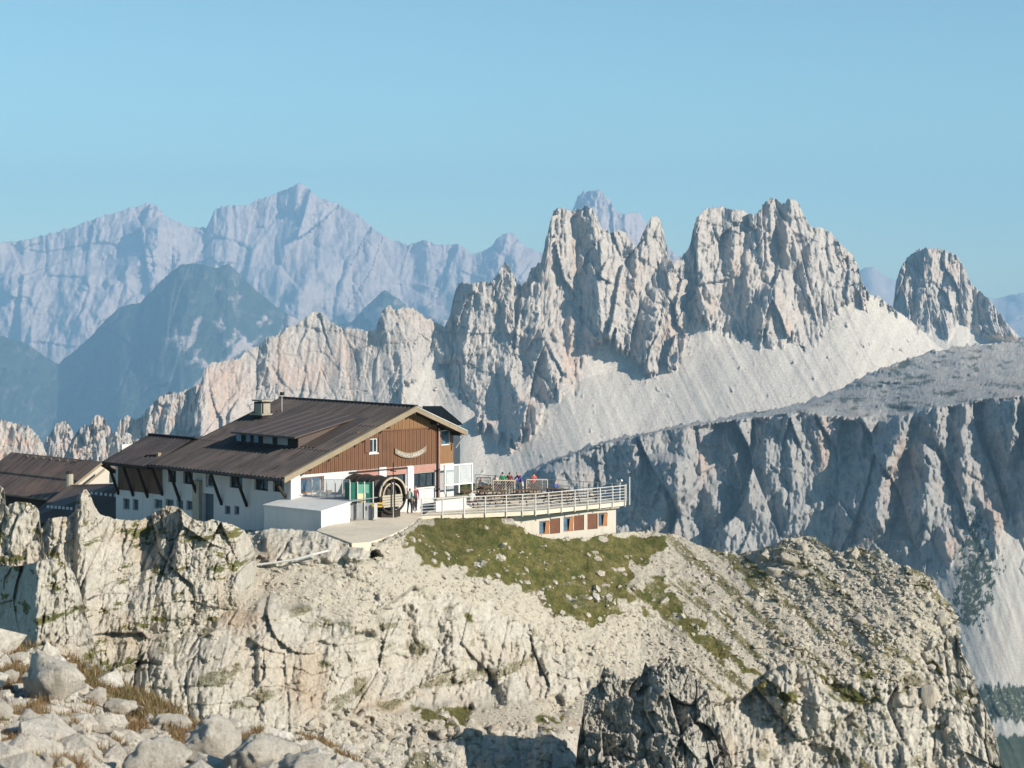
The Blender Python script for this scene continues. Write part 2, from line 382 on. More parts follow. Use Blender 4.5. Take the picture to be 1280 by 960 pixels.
def C_disp(X, Z, PX, PY):
    wx = PX+fbm(PX/7, PY/12, 121, 3)*2.5; c = sstep(-6, 6, interp([(1100, 380), (1150, 428), (1170, 408), (1185, 425), (1200, 400), (1230, 420), (1280, 425)], PX)-PY)
    return (rock_disp(X, Z, 50, 24, 3.5, 104, 4, .6)*(.1+.9*c)+rib_field(wx, PY, C_ribs, 5600/F)*c)
def C_mask(PX, PY, X, Z, D):
    M = np.zeros(PX.shape+(3,)); M[..., 1] = 1-sstep(-6, 6, interp([(1100, 380), (1150, 428), (1170, 408), (1185, 425), (1200, 400), (1230, 420), (1280, 425)], PX)-PY)
    M[..., 2] = np.exp(-((PX-1190)/14)**2-((PY-340)/14)**2)*.4
    return M
tag(relief("isolated_peak", 1100, 1330, 330, C_sky, 520, 200, C_depth, C_disp, M_croda, C_mask, jag=2, jagw=4, back=((60, 40), (200, 400))), kind='structure')

# ------------------------------------------------------------------ wall with plateau (right, nearer)
W_edge = [(640, 606), (665, 588), (700, 573), (760, 552), (800, 544), (850, 534), (880, 530), (960, 520), (1000, 514), (1050, 520), (1110, 524), (1160, 511), (1200, 505), (1240, 498), (1280, 495), (1360, 490)]
W_top = [(640, 603), (665, 585), (700, 570), (760, 549), (800, 541), (850, 531), (880, 527), (930, 516), (1000, 505), (1050, 485), (1080, 470), (1110, 457), (1140, 446), (1170, 438), (1200, 432), (1230, 430), (1280, 426), (1360, 420)]
W_ribs = [dict(r=[(590, 640, 700, 760), (640, 640, 680, 760)], k=1.),
          dict(r=[(556, 756, 792, 800), (600, 766, 796, 846), (640, 780, 792, 840)], k=1.5),
          dict(r=[(578, 794, 846, 870), (612, 788, 846, 880), (665, 788, 815, 870), (700, 800, 812, 860)], k=1.4),
          dict(r=[(538, 838, 852, 880), (580, 840, 856, 890)], k=1.3),
          dict(r=[(545, 896, 912, 930), (590, 900, 920, 950), (630, 920, 938, 970)], k=1.6),
          dict(r=[(612, 872, 884, 910), (640, 876, 900, 930), (690, 892, 912, 950), (720, 905, 920, 955)], k=1.6),
          dict(r=[(535, 938, 950, 975), (600, 950, 966, 1000), (640, 968, 984, 1020)], k=1.5),
          dict(r=[(522, 965, 990, 1000), (560, 975, 992, 1010), (600, 975, 990, 1020)], k=1.6),
          dict(r=[(515, 996, 1014, 1035), (545, 1002, 1026, 1045), (575, 1016, 1030, 1045)], k=1.6),
          dict(r=[(520, 1028, 1040, 1056), (560, 1030, 1040, 1056)], k=1.6),
          dict(r=[(518, 1058, 1078, 1092), (550, 1054, 1076, 1092), (580, 1060, 1072, 1100)], k=1.6),
          dict(r=[(520, 1108, 1138, 1142), (557, 1080, 1120, 1140), (586, 1056, 1104, 1130), (632, 1036, 1096, 1128), (660, 1040, 1098, 1118), (690, 1045, 1060, 1110)], k=1.5),
          dict(r=[(545, 1136, 1146, 1172), (577, 1130, 1166, 1185), (603, 1126, 1160, 1190), (640, 1118, 1152, 1200), (676, 1134, 1144, 1200)], k=1.6),
          dict(r=[(512, 1138, 1172, 1182), (540, 1144, 1172, 1186), (572, 1164, 1172, 1190)], k=1.6),
          dict(r=[(632, 1162, 1180, 1210), (685, 1168, 1182, 1200)], k=1.6),
          dict(r=[(512, 1190, 1208, 1222), (560, 1182, 1206, 1226), (615, 1190, 1204, 1226)], k=1.6),
          dict(r=[(560, 1208, 1216, 1226), (620, 1208, 1222, 1236), (650, 1226, 1244, 1260)], k=1.6),
          dict(r=[(500, 1222, 1268, 1274), (545, 1218, 1268, 1276), (586, 1246, 1258, 1280), (640, 1250, 1256, 1280)], k=1.4),
          dict(r=[(498, 1268, 1310, 1330), (640, 1262, 1300, 1340), (660, 1268, 1300, 1340)], k=1.4),
          dict(r=[(676, 1114, 1132, 1150), (712, 1120, 1132, 1150)], k=1.5)]
def W_depth(PX, PY):
    e = interp(W_edge, PX); m = 2700/F
    up = np.maximum(e-PY, 0); dn = np.maximum(PY-e, 0); lo = np.maximum(PY-sinterp([(640, 700), (1100, 720), (1200, 650), (1230, 640), (1360, 700)], PX), 0)
    span = np.maximum(e-interp(W_top, PX), 3)
    base = 2700+sinterp([(640, 90), (800, 60), (1000, 20), (1280, -20)], PX)
    return base+(up/span)*interp([(640, 60), (880, 150), (1000, 500), (1280, 1500)], PX)-dn*m*.5-lo*m*1.1
def W_cl(PX, PY): return sstep(-3, 6, PY-interp(W_edge, PX)+fbm(PX/8, PX*0, 3, 3)*3)
def W_sc(PX, PY):
    lim = interp([(640, 999), (1100, 780), (1180, 720), (1200, 680), (1225, 640), (1245, 690), (1262, 640), (1280, 650), (1360, 660)], PX)
    return sstep(-8, 10, PY-lim+fbm(PX/8, PY/20, 44, 3)*14)
def W_disp(X, Z, PX, PY):
    c = W_cl(PX, PY); s_ = W_sc(PX, PY)
    wx = PX+fbm(PX/9, PY/12, 221, 4)*4
    r = rock_disp(X, Z, 88, 44, 2.4, 2040, 2, .1)*c*(1-.9*s_)+rock_disp(X, Z, 34, 6, 2.2, 204, 5, .6)*c*(1-.85*s_)
    r = r+ridged((X-Z*.35)/60, Z/260, 209, 3)*3*c*(1-.6*s_)
    r = r+(1-c)*(fbm(X/60, PY/8, 213, 5)*26+rock_disp(X, PY*5, 22, 12, 1.4, 216, 5))+s_*(ridged((X-Z*.1)/16, Z/160, 218, 4)*2.2)+fbm(X/9, Z/9, 219, 3)*4*sstep(850, 858, PY)*sstep(1200, 1230, PX)*(1-sstep(898, 906, PY))
    return r+rib_field(wx, PY, W_ribs, 2700/F)*c*1.3
def W_mask(PX, PY, X, Z, D):
    M = np.zeros(PX.shape+(3,)); c = W_cl(PX, PY)
    gr = in_poly(PX+fbm(PX/9, PY/12, 300, 6, .7)*16, PY+fbm(PX/9, PY/9, 299, 5, .7)*14, [(1218, 640), (1206, 680), (1196, 720), (1190, 770), (1205, 790), (1222, 780), (1238, 740), (1243, 700), (1232, 665)]).astype(float)*(.75+.5*fbm(PX/6, PY/6, 298, 4, .7))
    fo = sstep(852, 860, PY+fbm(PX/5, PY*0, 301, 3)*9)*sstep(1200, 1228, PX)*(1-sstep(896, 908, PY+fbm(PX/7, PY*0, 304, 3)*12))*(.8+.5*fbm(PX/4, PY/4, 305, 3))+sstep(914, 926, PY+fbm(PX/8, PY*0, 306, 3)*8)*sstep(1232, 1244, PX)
    plg = (1-c)*np.clip(.02+.8*fbm(PX/30, PY/9, 302, 6, .7)+.2*np.exp(-((PX-1110)/60)**2), 0, .62)
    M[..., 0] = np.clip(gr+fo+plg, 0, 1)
    M[..., 1] = np.clip(W_sc(PX, PY)+(1-c)*(.55+.7*fbm(PX/5, PY/2.2, 330, 4, .7)), 0, 1)*(1-M[..., 0]*.3)*(.55+.45*sstep(-.4, .3, fbm(PX/7+PY/40, PY/60, 310, 4)))
    wrm = 0
    for cx, cy, rx, ry in ((880, 575, 8, 22), (1246, 620, 14, 50), (1120, 600, 10, 30), (830, 680, 20, 20), (1190, 690, 16, 20), (1030, 560, 8, 30), (1262, 800, 18, 60), (1130, 570, 6, 20)):
        wrm = wrm+np.exp(-((PX-cx)/rx)**2-((PY-cy)/ry)**2)
    M[..., 2] = np.clip(wrm, 0, .7)*c+(1-c)*.35*sstep(-.1, .4, fbm(PX/40, PY/10, 331, 4))
    return M
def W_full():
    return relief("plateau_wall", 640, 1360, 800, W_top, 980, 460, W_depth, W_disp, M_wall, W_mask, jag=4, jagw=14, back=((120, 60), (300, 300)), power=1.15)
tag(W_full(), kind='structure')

# ------------------------------------------------------------------ lower jagged spires, left
S1_sky = [(-60, 520), (0, 525), (20, 529), (38, 534), (48, 545), (54, 556), (60, 575), (70, 600)]
S2_sky = [(40, 600), (52, 560), (60, 545), (70, 530), (80, 526), (88, 533), (95, 550), (110, 540), (118, 528), (126, 520), (133, 524), (142, 545), (150, 525), (160, 518), (170, 525), (178, 520), (190, 505),
          (200, 495), (212, 490), (222, 492), (235, 486), (250, 480), (270, 500), (300, 560)]
S3_sky = [(60, 620), (75, 585), (85, 560), (92, 545), (100, 535), (106, 530), (112, 533), (118, 520), (124, 518), (130, 530), (134, 545), (141, 542), (147, 540), (152, 548), (156, 540), (163, 541), (167, 550), (176, 552),
          (190, 556), (198, 548), (205, 550), (212, 556), (230, 562), (262, 558), (270, 553), (276, 560), (300, 600)]
def spires(name, sky_, Y0, x0, x1, nx, s, mat, size=26, amp=16):
    def dep(PX, PY): return Y0-(PY-interp(sky_, PX))*Y0/F*.4
    def dis(X, Z, PX, PY): return rock_disp(X, Z, size, amp, 3., s, 4, .6)+ridged(X/size/1.4, Z/size/7, s+9, 3)*amp*.8
    def mk(PX, PY, X, Z, D):
        M = np.zeros(PX.shape+(3,)); M[..., 2] = .5*sstep(0, .4, fbm(PX/9, PY/14, s+1, 3)); return M
    return tag(relief(name, x0, x1, nx, sky_, 700, 170, dep, dis, mat, mk, jag=3, jagw=3.5, back=((30, 20), (80, 250))), kind='structure')
spires("grey_rock_ridge", S2_sky, 4300, 40, 300, 300, 401, M_croda)
spires("pale_rock_spires", S3_sky, 3300, 60, 300, 260, 431, M_croda, 20, 12)
spires("pale_rock_wall", S1_sky, 3000, -60, 70, 150, 461, M_croda, 26, 8)

# ------------------------------------------------------------------ hut hill
H_ctrl = [(-60, 700, 128), (0, 690, 126), (150, 680, 124), (330, 664, 119), (395, 670, 119), (440, 683, 118.5), (480, 677, 120), (510, 664, 127), (525, 653, 134), (600, 650, 136), (650, 655, 136.5), (680, 674, 137.5), (770, 679, 142.5),
          (800, 668, 146), (850, 670, 147), (880, 684, 146), (920, 692, 145), (990, 672, 143), (1040, 690, 141), (1100, 690, 139), (1150, 715, 137), (1185, 760, 135), (1205, 800, 134), (1235, 910, 131), (1300, 960, 130),
          (330, 700, 116.5), (330, 740, 113.5), (400, 720, 115.5), (440, 790, 112.1), (440, 900, 109.5), (440, 960, 106), (520, 720, 121), (500, 830, 117.5), (600, 700, 130.5), (600, 780, 125), (600, 870, 121.5), (580, 892, 118), (580, 912, 112), (600, 960, 108),
          (700, 740, 133), (700, 850, 127.5), (700, 890, 125), (700, 915, 117), (700, 960, 112), (800, 730, 138), (800, 850, 130), (800, 960, 124), (900, 750, 138.5), (900, 850, 131), (900, 960, 126), (1000, 780, 135), (1000, 880, 130.5), (1000, 960, 128.5),
          (1100, 780, 134), (1100, 880, 130), (1100, 960, 128), (1180, 860, 131.5), (1180, 960, 129), (320, 760, 110), (320, 840, 106.5), (320, 960, 103), (200, 790, 107), (200, 830, 103.5), (200, 960, 101), (100, 820, 104), (100, 960, 98), (0, 800, 104), (0, 960, 97)]
H_sky = [(-60, 690), (0, 686), (50, 680), (200, 676), (300, 668), (322, 664), (340, 660), (395, 664), (415, 672), (440, 682), (462, 682), (482, 676), (500, 668), (512, 661), (522, 653), (545, 650), (600, 649), (640, 651), (665, 668), (690, 674), (735, 672), (770, 666), (790, 664), (820, 665), (850, 669),
         (872, 681), (900, 689), (922, 692), (945, 688), (968, 680), (985, 673), (1000, 671), (1014, 670), (1028, 680), (1042, 690), (1052, 692), (1060, 686), (1075, 684), (1088, 687), (1096, 684), (1104, 688), (1112, 700), (1125, 706), (1150, 714),
         (1165, 724), (1172, 735), (1182, 750), (1194, 765), (1198, 790), (1202, 815), (1213, 835), (1222, 862), (1232, 885), (1240, 905), (1248, 935), (1256, 975), (1262, 999)]
Hd = rbf(H_ctrl)
GRASS = [([(520, 652), (560, 647), (640, 648), (690, 674), (735, 672), (800, 664), (850, 668), (830, 690), (790, 705), (785, 745), (760, 785), (705, 772), (650, 742), (600, 722), (560, 708), (520, 700), (500, 680)], 1.0),
         ([(980, 672), (1020, 668), (1040, 690), (990, 740), (960, 720)], .55), ([(1010, 720), (1090, 690), (1150, 710), (1120, 740), (1040, 760)], .5), ([(1140, 780), (1200, 780), (1205, 830), (1160, 840)], .7),
         ([(1000, 830), (1090, 830), (1100, 880), (1040, 880)], .75), ([(820, 720), (900, 800), (1010, 870), (990, 885), (880, 810), (800, 740)], .95), ([(860, 690), (940, 760), (1060, 850), (1040, 862), (920, 780), (840, 700)], .85), ([(780, 700), (860, 780), (930, 860), (915, 870), (830, 790), (760, 720)], .85), ([(900, 690), (960, 690), (1010, 760), (990, 790)], .7), ([(870, 700), (960, 690), (950, 730)], .3),
         ([(500, 890), (620, 882), (730, 895), (690, 912), (560, 912)], .85), ([(410, 880), (440, 890), (430, 940), (405, 930)], .8), ([(240, 770), (310, 745), (310, 765), (200, 820), (150, 830)], .5),
         ([(575, 770), (600, 772), (598, 790), (580, 788)], .9), ([(1060, 900), (1090, 900), (1100, 960), (1070, 960)], .6), ([(790, 940), (850, 930), (860, 960), (780, 960)], .5), ([(1110, 770), (1130, 790), (1100, 960), (1090, 960)], .4)]
CLIFF = [[(300, 770), (330, 745), (470, 790), (470, 745), (560, 745), (640, 770), (720, 830), (740, 870), (620, 880), (500, 885), (420, 890), (400, 965), (100, 965), (130, 800)],
         [(-60, 700), (100, 700), (130, 830), (100, 965), (-60, 965)],
         [(930, 860), (1000, 830), (1060, 860), (1120, 850), (1190, 800), (1210, 830), (1270, 999), (900, 999), (880, 900)],
         [(330, 655), (400, 660), (440, 690), (480, 690), (490, 715), (440, 700), (400, 700), (320, 700)],
         [(400, 900), (560, 915), (740, 905), (760, 999), (380, 999)]]
def H_cliff(PX, PY):
    c = np.zeros(PX.shape)
    wx = PX+fbm(PX/25, PY/25, 511, 4)*14; wy = PY+fbm(PX/25, PY/25, 517, 4)*12
    for p in CLIFF: c = np.maximum(c, in_poly(wx, wy, p).astype(float))
    return blur(c, 3)
def H_disp(X, Z, PX, PY):
    c = H_cliff(PX, PY)
    r = rock_disp(X, Z, 2.6, .50, 1.9, 504, 5, .7)*c+rock_disp(X, Z, 7.5, 1.9, 1.2, 5040, 2, .25)*c
    r = r*(.6+.6*sstep(-.4, .4, fbm(X/9, Z/7, 506, 2)))+ridged((X+Z*.2)/3.4, Z/9, 507, 3)*.45*c
    st = (Z+fbm(X/5, Z/4, 508, 4)*1.1)/1.25; fr_ = st-np.floor(st); r = r-(fr_*.2*sstep(.1, .6, .5+fbm(X/6, Z/3, 509, 3)))*c
    r = r+rock_disp(X, Z, .55, .13, 1.5, 512, 3, .8)*(.4+.6*c)
    up = (1-c)
    # crest blocks and boulder-strewn slopes
    bl = np.clip(in_poly(PX+fbm(PX/12, PY/12, 520, 2)*10, PY, [(935, 690), (1000, 665), (1100, 685), (1160, 712), (1205, 800), (1150, 850), (1040, 800), (960, 730)]).astype(float), 0, 1)
    v, e = facet((X+Z)/1.5, Z/.75, 531); r = r+(v*.22-.12*np.clip(1-e/.12, 0, 1))*bl*up*(PY < 745)
    v, e = facet(X/.62, Z/.42, 541); r = r+(v*.09+.05*np.clip(e/.4, 0, 1))*up*(.3+.7*sstep(-.1, .5, fbm(X/2.5, Z/2.5, 549, 3)))
    r = r+fbm(X/5, Z/4, 551, 4)*.55*up+fbm(X/.5, Z/.4, 556, 3)*.10
    # diagonal rills on the scree slope
    r = r+up*ridged((X*.62+Z*.78)/2.2, (X*.78-Z*.62)/14, 561, 3)*.22*sstep(660, 760, PX)
    # named clefts of the rock face
    cl = [dict(r=[(745, 463, 476, 500), (800, 470, 482, 505), (850, 478, 486, 500)], k=1.6), dict(r=[(755, 505, 519, 535), (800, 512, 528, 545), (812, 520, 530, 540)], k=1.8),
          dict(r=[(750, 554, 566, 590), (790, 552, 566, 590), (830, 556, 566, 590), (870, 572, 588, 620)], k=1.8), dict(r=[(790, 596, 606, 640), (825, 604, 616, 660), (870, 625, 640, 680)], k=1.6),
          dict(r=[(835, 698, 706, 740), (878, 698, 706, 730)], k=1.5), dict(r=[(750, 316, 322, 350), (900, 322, 332, 360)], k=1.4), dict(r=[(800, 434, 441, 460), (860, 430, 440, 460)], k=1.3),
          dict(r=[(690, 424, 436, 455), (712, 430, 445, 465)], k=1.4), dict(r=[(830, 1112, 1122, 1150), (960, 1120, 1134, 1160)], k=1.2), dict(r=[(860, 968, 980, 1000), (960, 985, 1000, 1020)], k=1.3),
          dict(r=[(655, 360, 366, 380), (700, 360, 366, 380)], k=1.3), dict(r=[(655, 384, 389, 400), (695, 384, 389, 398)], k=1.3), dict(r=[(820, 1170, 1178, 1200), (960, 1180, 1192, 1220)], k=1.2)]
    wx = PX+fbm(PX/8, PY/8, 571, 4)*5
    return r+rib_field(wx, PY, cl, 125/F)
def H_mask(PX, PY, X, Z, D):
    M = np.zeros(PX.shape+(3,)); c = H_cliff(PX, PY)
    wx = PX+fbm(PX/22, PY/14, 581, 4)*16; wy = PY+fbm(PX/22, PY/14, 587, 4)*12
    g = np.zeros(PX.shape)
    for p, a in GRASS: g = np.maximum(g, in_poly(wx, wy, p)*a)
    g = blur(g, 3)
    bare = sstep(.12, .42, fbm(X/1.1, Z/.5, 591, 5)+.15*sstep(700, 760, PY))
    edge = sstep(.0, .5, fbm((X*.62+Z*.78)/1.0, (X*.78-Z*.62)/7, 595, 4))
    ledge = .85*sstep(.2, .6, fbm(X/3, Z/1.2, 599, 4))*c+.95*sstep(.05, .5, fbm((X*.62+Z*.78)/.9, (X*.78-Z*.62)/9, 603, 4))*(1-c)*sstep(760, 860, PX)
    gg = np.where(g > .9, g*(1-.35*bare*sstep(685, 725, PY)), g*(.35+.65*edge))
    M[..., 0] = np.clip(np.maximum(gg, ledge*.62), 0, 1)
    M[..., 1] = np.clip((1-c)*.9, 0, 1)
    wrm = 0
    for cx, cy, rx, ry in ((480, 890, 30, 16), (300, 770, 30, 14), (330, 700, 10, 20), (390, 850, 20, 40), (700, 900, 30, 10), (900, 940, 20, 20)):
        wrm = wrm+np.exp(-((PX-cx)/rx)**2-((PY-cy)/ry)**2)
    M[..., 2] = np.clip(wrm, 0, .6)
    return M
tag(relief("rocky_hill", -60, 1262, 1350, H_sky, 1000, 370, Hd, H_disp, M_near, H_mask, jag=1.2, jagw=9, back=((1.2, lambda p: interp([(395, .9), (438, .06), (640, .06), (680, 1.2)], p)), (6, lambda p: interp([(395, 1.6), (438, .14), (640, .1), (680, 4)], p)), (26, lambda p: interp([(395, 1.9), (438, .4), (640, .6), (680, 22)], p)),
                      (45, lambda p: interp([(640, 2), (680, 40)], p)), (70, 60))), kind='structure')

# left cliff in front of the hut
L2_sky = [(40, 690), (52, 660), (62, 648), (72, 646), (84, 646), (93, 640), (97, 620), (102, 612), (108, 611), (113, 618), (118, 632), (124, 642), (140, 648), (158, 650), (175, 650), (190, 643), (200, 636), (210, 632), (222, 633), (232, 641),
          (242, 650), (255, 652), (266, 649), (278, 652), (292, 656), (304, 662), (312, 672), (318, 688), (322, 716), (326, 744), (330, 765)]
L2_bot = [(40, 860), (130, 840), (200, 815), (310, 775), (330, 775)]
def L2_dep(PX, PY):
    return interp([(40, 108), (100, 109), (210, 111), (300, 112), (330, 116)], PX)-(PY-interp(L2_sky, PX))*.032+sstep(290, 330, PX)*1.2+sstep(-40, 0, PY-interp(L2_bot, PX))*(Hd(PX, PY)+.5-interp([(40, 108), (100, 109), (210, 111), (300, 112), (330, 116)], PX)+(PY-interp(L2_sky, PX))*.032-sstep(290, 330, PX)*1.2)
def L2_dis(X, Z, PX, PY):
    wx = PX+fbm(PX/8, PY/8, 671, 4)*5
    rb = [dict(r=[(640, 52, 66, 110), (690, 48, 62, 110), (720, 60, 72, 110)], k=1.6), dict(r=[(700, 96, 103, 130), (740, 96, 108, 140)], k=1.5), dict(r=[(660, 150, 158, 190), (760, 160, 170, 200)], k=.8),
          dict(r=[(650, 232, 240, 300), (780, 225, 236, 300)], k=.8), dict(r=[(690, 190, 196, 220), (790, 186, 194, 215)], k=.8), dict(r=[(615, 94, 102, 120), (680, 84, 98, 130)], k=1.4)]
    return (rock_disp(X, Z, 2.4, .5, 2.2, 604, 5, .6)+rock_disp(X, Z, 6., 1.5, 1.5, 6040, 2, .3)+rock_disp(X, Z, .55, .12, 1.5, 612, 3, .8))*1+ridged(X/2.6, Z/8, 607, 3)*.4+rib_field(wx, PY, rb, 110/F)
def rockmask(s, amt=.7, warm=.25):
    def f(PX, PY, X, Z, D):
        M = np.zeros(PX.shape+(3,)); M[..., 0] = amt*sstep(.2, .75, fbm(X/1.6, Z/.8, s, 6, .75)); M[..., 2] = warm*sstep(.1, .5, fbm(X/2, Z/3, s+5, 3)); return M
    return f
tag(relief("left_cliff", 40, 330, 400, L2_sky, [(40, 860), (130, 840), (200, 815), (310, 775), (330, 775)], 250, L2_dep, L2_dis, M_near, rockmask(620), jag=1.5, jagw=6, back=((2, .6), (6, 2), (9, 9))), kind='structure')
# leftmost blocks
L3_sky = [(-60, 590), (-20, 598), (0, 606), (5, 612), (8, 634), (12, 630), (22, 627), (34, 628), (44, 632), (49, 640), (52, 668), (56, 690), (62, 704)]
tag(relief("left_rock_pillar", -60, 62, 150, L3_sky, 760, 130, lambda PX, PY: 104-(PY-600)*.02+0*PX,
    lambda X, Z, PX, PY: rock_disp(X, Z, 1.8, .7, 2.4, 634, 4, .6)+rib_field(PX+fbm(PX/8, PY/8, 3, 3)*3, PY, [dict(r=[(628, 2, 14, 50), (700, 0, 14, 50)], k=1.5)], 100/F), M_near, rockmask(640), jag=1, back=((1.5, .5), (5, 6)))
    , kind='structure')
L4_sky = [(-60, 700), (0, 706), (20, 708), (40, 704), (52, 700), (68, 699), (80, 703), (92, 716), (100, 738), (106, 762), (114, 790), (122, 820), (130, 850)]
tag(relief("left_rock_block", -60, 130, 260, L4_sky, 880, 190, lambda PX, PY: 92+sstep(80, 130, PX)*1.5-(PY-700)*.02+np.maximum(44-PX, 0)*.10,
    lambda X, Z, PX, PY: rock_disp(X, Z, 2.0, .7, 2.2, 654, 4, .6)+rib_field(PX+fbm(PX/8, PY/8, 5, 3)*5, PY, [dict(r=[(700, -30, 46, 130), (760, -30, 48, 130), (820, -30, 44, 130)], k=1.4)], 92/F), M_near, rockmask(660), jag=1, back=((2, .8), (6, 6)))
    , kind='structure')
# dark outcrop at the bottom
L5_sky = [(716, 999), (722, 930), (728, 895), (731, 872), (738, 862), (748, 856), (754, 836), (760, 834), (768, 840), (776, 850), (792, 848), (802, 843), (806, 832), (816, 831), (826, 830), (833, 819), (838, 821), (842, 832), (852, 830), (862, 833), (866, 846),
          (876, 852), (884, 866), (892, 884), (900, 905), (908, 930), (918, 960), (930, 999)]
L5r = [dict(r=[(835, 748, 762, 776), (880, 738, 752, 778), (960, 745, 758, 790)], k=1.6), dict(r=[(850, 768, 786, 806), (900, 770, 790, 806), (960, 780, 794, 815)], k=1.7), dict(r=[(832, 800, 824, 850), (880, 800, 826, 860), (920, 806, 828, 850), (970, 820, 836, 860)], k=1.8),
       dict(r=[(870, 848, 858, 880), (930, 850, 862, 900)], k=1.2), dict(r=[(825, 828, 838, 852), (850, 828, 840, 860)], k=1.5), dict(r=[(900, 870, 880, 930), (960, 880, 892, 940)], k=1.2)]
tag(relief("dark_rock_outcrop", 716, 930, 320, L5_sky, 1000, 230, lambda PX, PY: 108+(PX-716)*-.006+np.maximum(PX-860, 0)*.03-(PY-830)*.035,
    lambda X, Z, PX, PY: rock_disp(X, Z, 1.15, .9, 1.05, 704, 5, .35)+ridged(X/.7, Z/.8, 708, 3)*.14+rib_field(PX+fbm(PX/7, PY/7, 715, 4)*6, PY, L5r, 106/F)*.28, M_crag, rockmask(720, .2, .15), jag=4, jagw=6, back=((1.5, .3), (4, 2), (7, 9)))
    , kind='structure')

# ------------------------------------------------------------------ near slope, bottom left
F_sky = [(-60, 786), (0, 800), (22, 804), (40, 808), (60, 812), (100, 826), (120, 846), (150, 862), (190, 880), (215, 893), (250, 905), (300, 915), (350, 916), (400, 930), (430, 945), (452, 965), (470, 999)]
def F_dep(PX, PY): return interp([(-60, 34), (100, 33), (250, 29), (400, 25), (470, 23)], PX)-(PY-interp(F_sky, PX))*.095
tag(relief("near_slope", -60, 470, 380, F_sky, 1010, 150, F_dep,
    lambda X, Z, PX, PY: rock_disp(X, Z*1.0, .9, .16, 1.2, 804, 4, .5)+fbm(X/1.5, PY/60, 809, 4)*.3+rock_disp(X, Z, .35, .07, 1.1, 814, 3, .8), M_fore,
    lambda PX, PY, X, Z, D: np.stack([sstep(-.15, .25, fbm(PX/34, PY/22, 811, 4)), .7+0*PX, .2+0*PX], -1), jag=2, back=((1.5, .9), (3, 3), (6, 12))), kind='structure')

def rock_geo(seed, sub=4, rough=.32):
    bm = bmesh.new(); bmesh.ops.create_icosphere(bm, subdivisions=sub, radius=1)
    V = np.array([v.co[:] for v in bm.verts])
    rs = np.random.RandomState(seed)
    for k in range(26):                       # plane cuts give flat broken faces
        n = rs.normal(size=3); n /= np.linalg.norm(n); d = rs.uniform(.5, .84)
        t = V@n; V -= np.outer(np.maximum(t-d, 0)*1.0, n)
    u = np.arctan2(V[:, 1], V[:, 0])*1.6+seed*3.1; h = V[:, 2]*2.2+V[:, 0]
    if sub >= 3:
        f, e = facet(u*1.3, h*1.3, seed); f2, e2 = facet(u*4, h*4, seed+9); V *= (1+(f*.13-.04*np.clip(1-e/.12, 0, 1)+f2*.04-.02*np.clip(1-e2/.15, 0, 1)+fbm(u*5, h*5, seed+3, 4)*rough*.10))[:, None]
    for v, c in zip(bm.verts, V): v.co = c
    me = bpy.data.meshes.new("rock"); bm.to_mesh(me); bm.free()
    for p in me.polygons: p.use_smooth = sub >= 3
    return me
def at_px(px, py, Y): return Vector(((px-640)/F*Y, Y, ZC-(py-HOR)/F*Y))
def set_mask(me, m=(0, 0, .1)):
    at = me.attributes.new('mask', 'FLOAT_COLOR', 'POINT'); at.data.foreach_set('color', np.tile((*m, 1.), len(me.vertices)).astype(np.float32))
FB = [(66, 850, 90, 84, "largest pale grey boulder at the edge of the near slope, cracked down its middle"),
      (0, 890, 34, 40, "grey boulder cut by the picture's edge below the largest boulder"),
      (118, 874, 36, 34, "blocky grey rock between the largest boulder and the sharp white one"),
      (150, 885, 46, 30, "sharp white wedge of rock beside the brown grass bank"),
      (42, 905, 46, 34, "white angular rock just under the largest boulder"),
      (124, 908, 36, 32, "rounded pale rock resting below the blocky grey rock"),
      (77, 902, 24, 18, "small pale stone touching the largest boulder's foot"),
      (95, 915, 34, 24, "low rounded stone among three pale stones under the largest boulder"),
      (127, 930, 32, 18, "flat pale stone below the rounded pale rock"),
      (210, 904, 52, 32, "white rock at the brow of the near slope behind brown tufts"),
      (192, 958, 88, 62, "broad grey white boulder at the bottom edge among brown grass"),
      (57, 956, 26, 30, "pointed small stone at the bottom edge in the grass"),
      (109, 946, 20, 14, "tiny pale stone lying alone in brown grass"),
      (265, 938, 80, 74, "tall pale slab at the left end of the white rock mass"),
      (322, 948, 96, 74, "widest block of the white rock mass at the bottom"),
      (388, 962, 84, 52, "last block of the white rock mass before the cliff drops"),
      (300, 918, 46, 26, "small block on top of the white rock mass"),
      (20, 822, 30, 16, "small white stone on the brow above the left grass"),
      (12, 846, 26, 22, "mottled stone left of the largest boulder"),
      (160, 940, 24, 16, "dull stone half sunk beside the broad boulder")]
for i, (px, py, wd, hg, lb) in enumerate(FB):
    Y = float(F_dep(np.array([float(px)]), np.array([float(min(py+hg*.3, 990))]))[0])-.1
    me = rock_geo(i+20); set_mask(me); me.materials.append(M_fore)
    o = bpy.data.objects.new("boulder", me); col.objects.link(o)
    o.location = at_px(px, py, Y); k = Y/F
    o.scale = (wd*k*.57, min(wd, hg*1.3)*k*.55, hg*k*.58); o.rotation_euler = (0, 0, 0)
    tag(o, lb, "boulder", "pale boulders on the near slope")

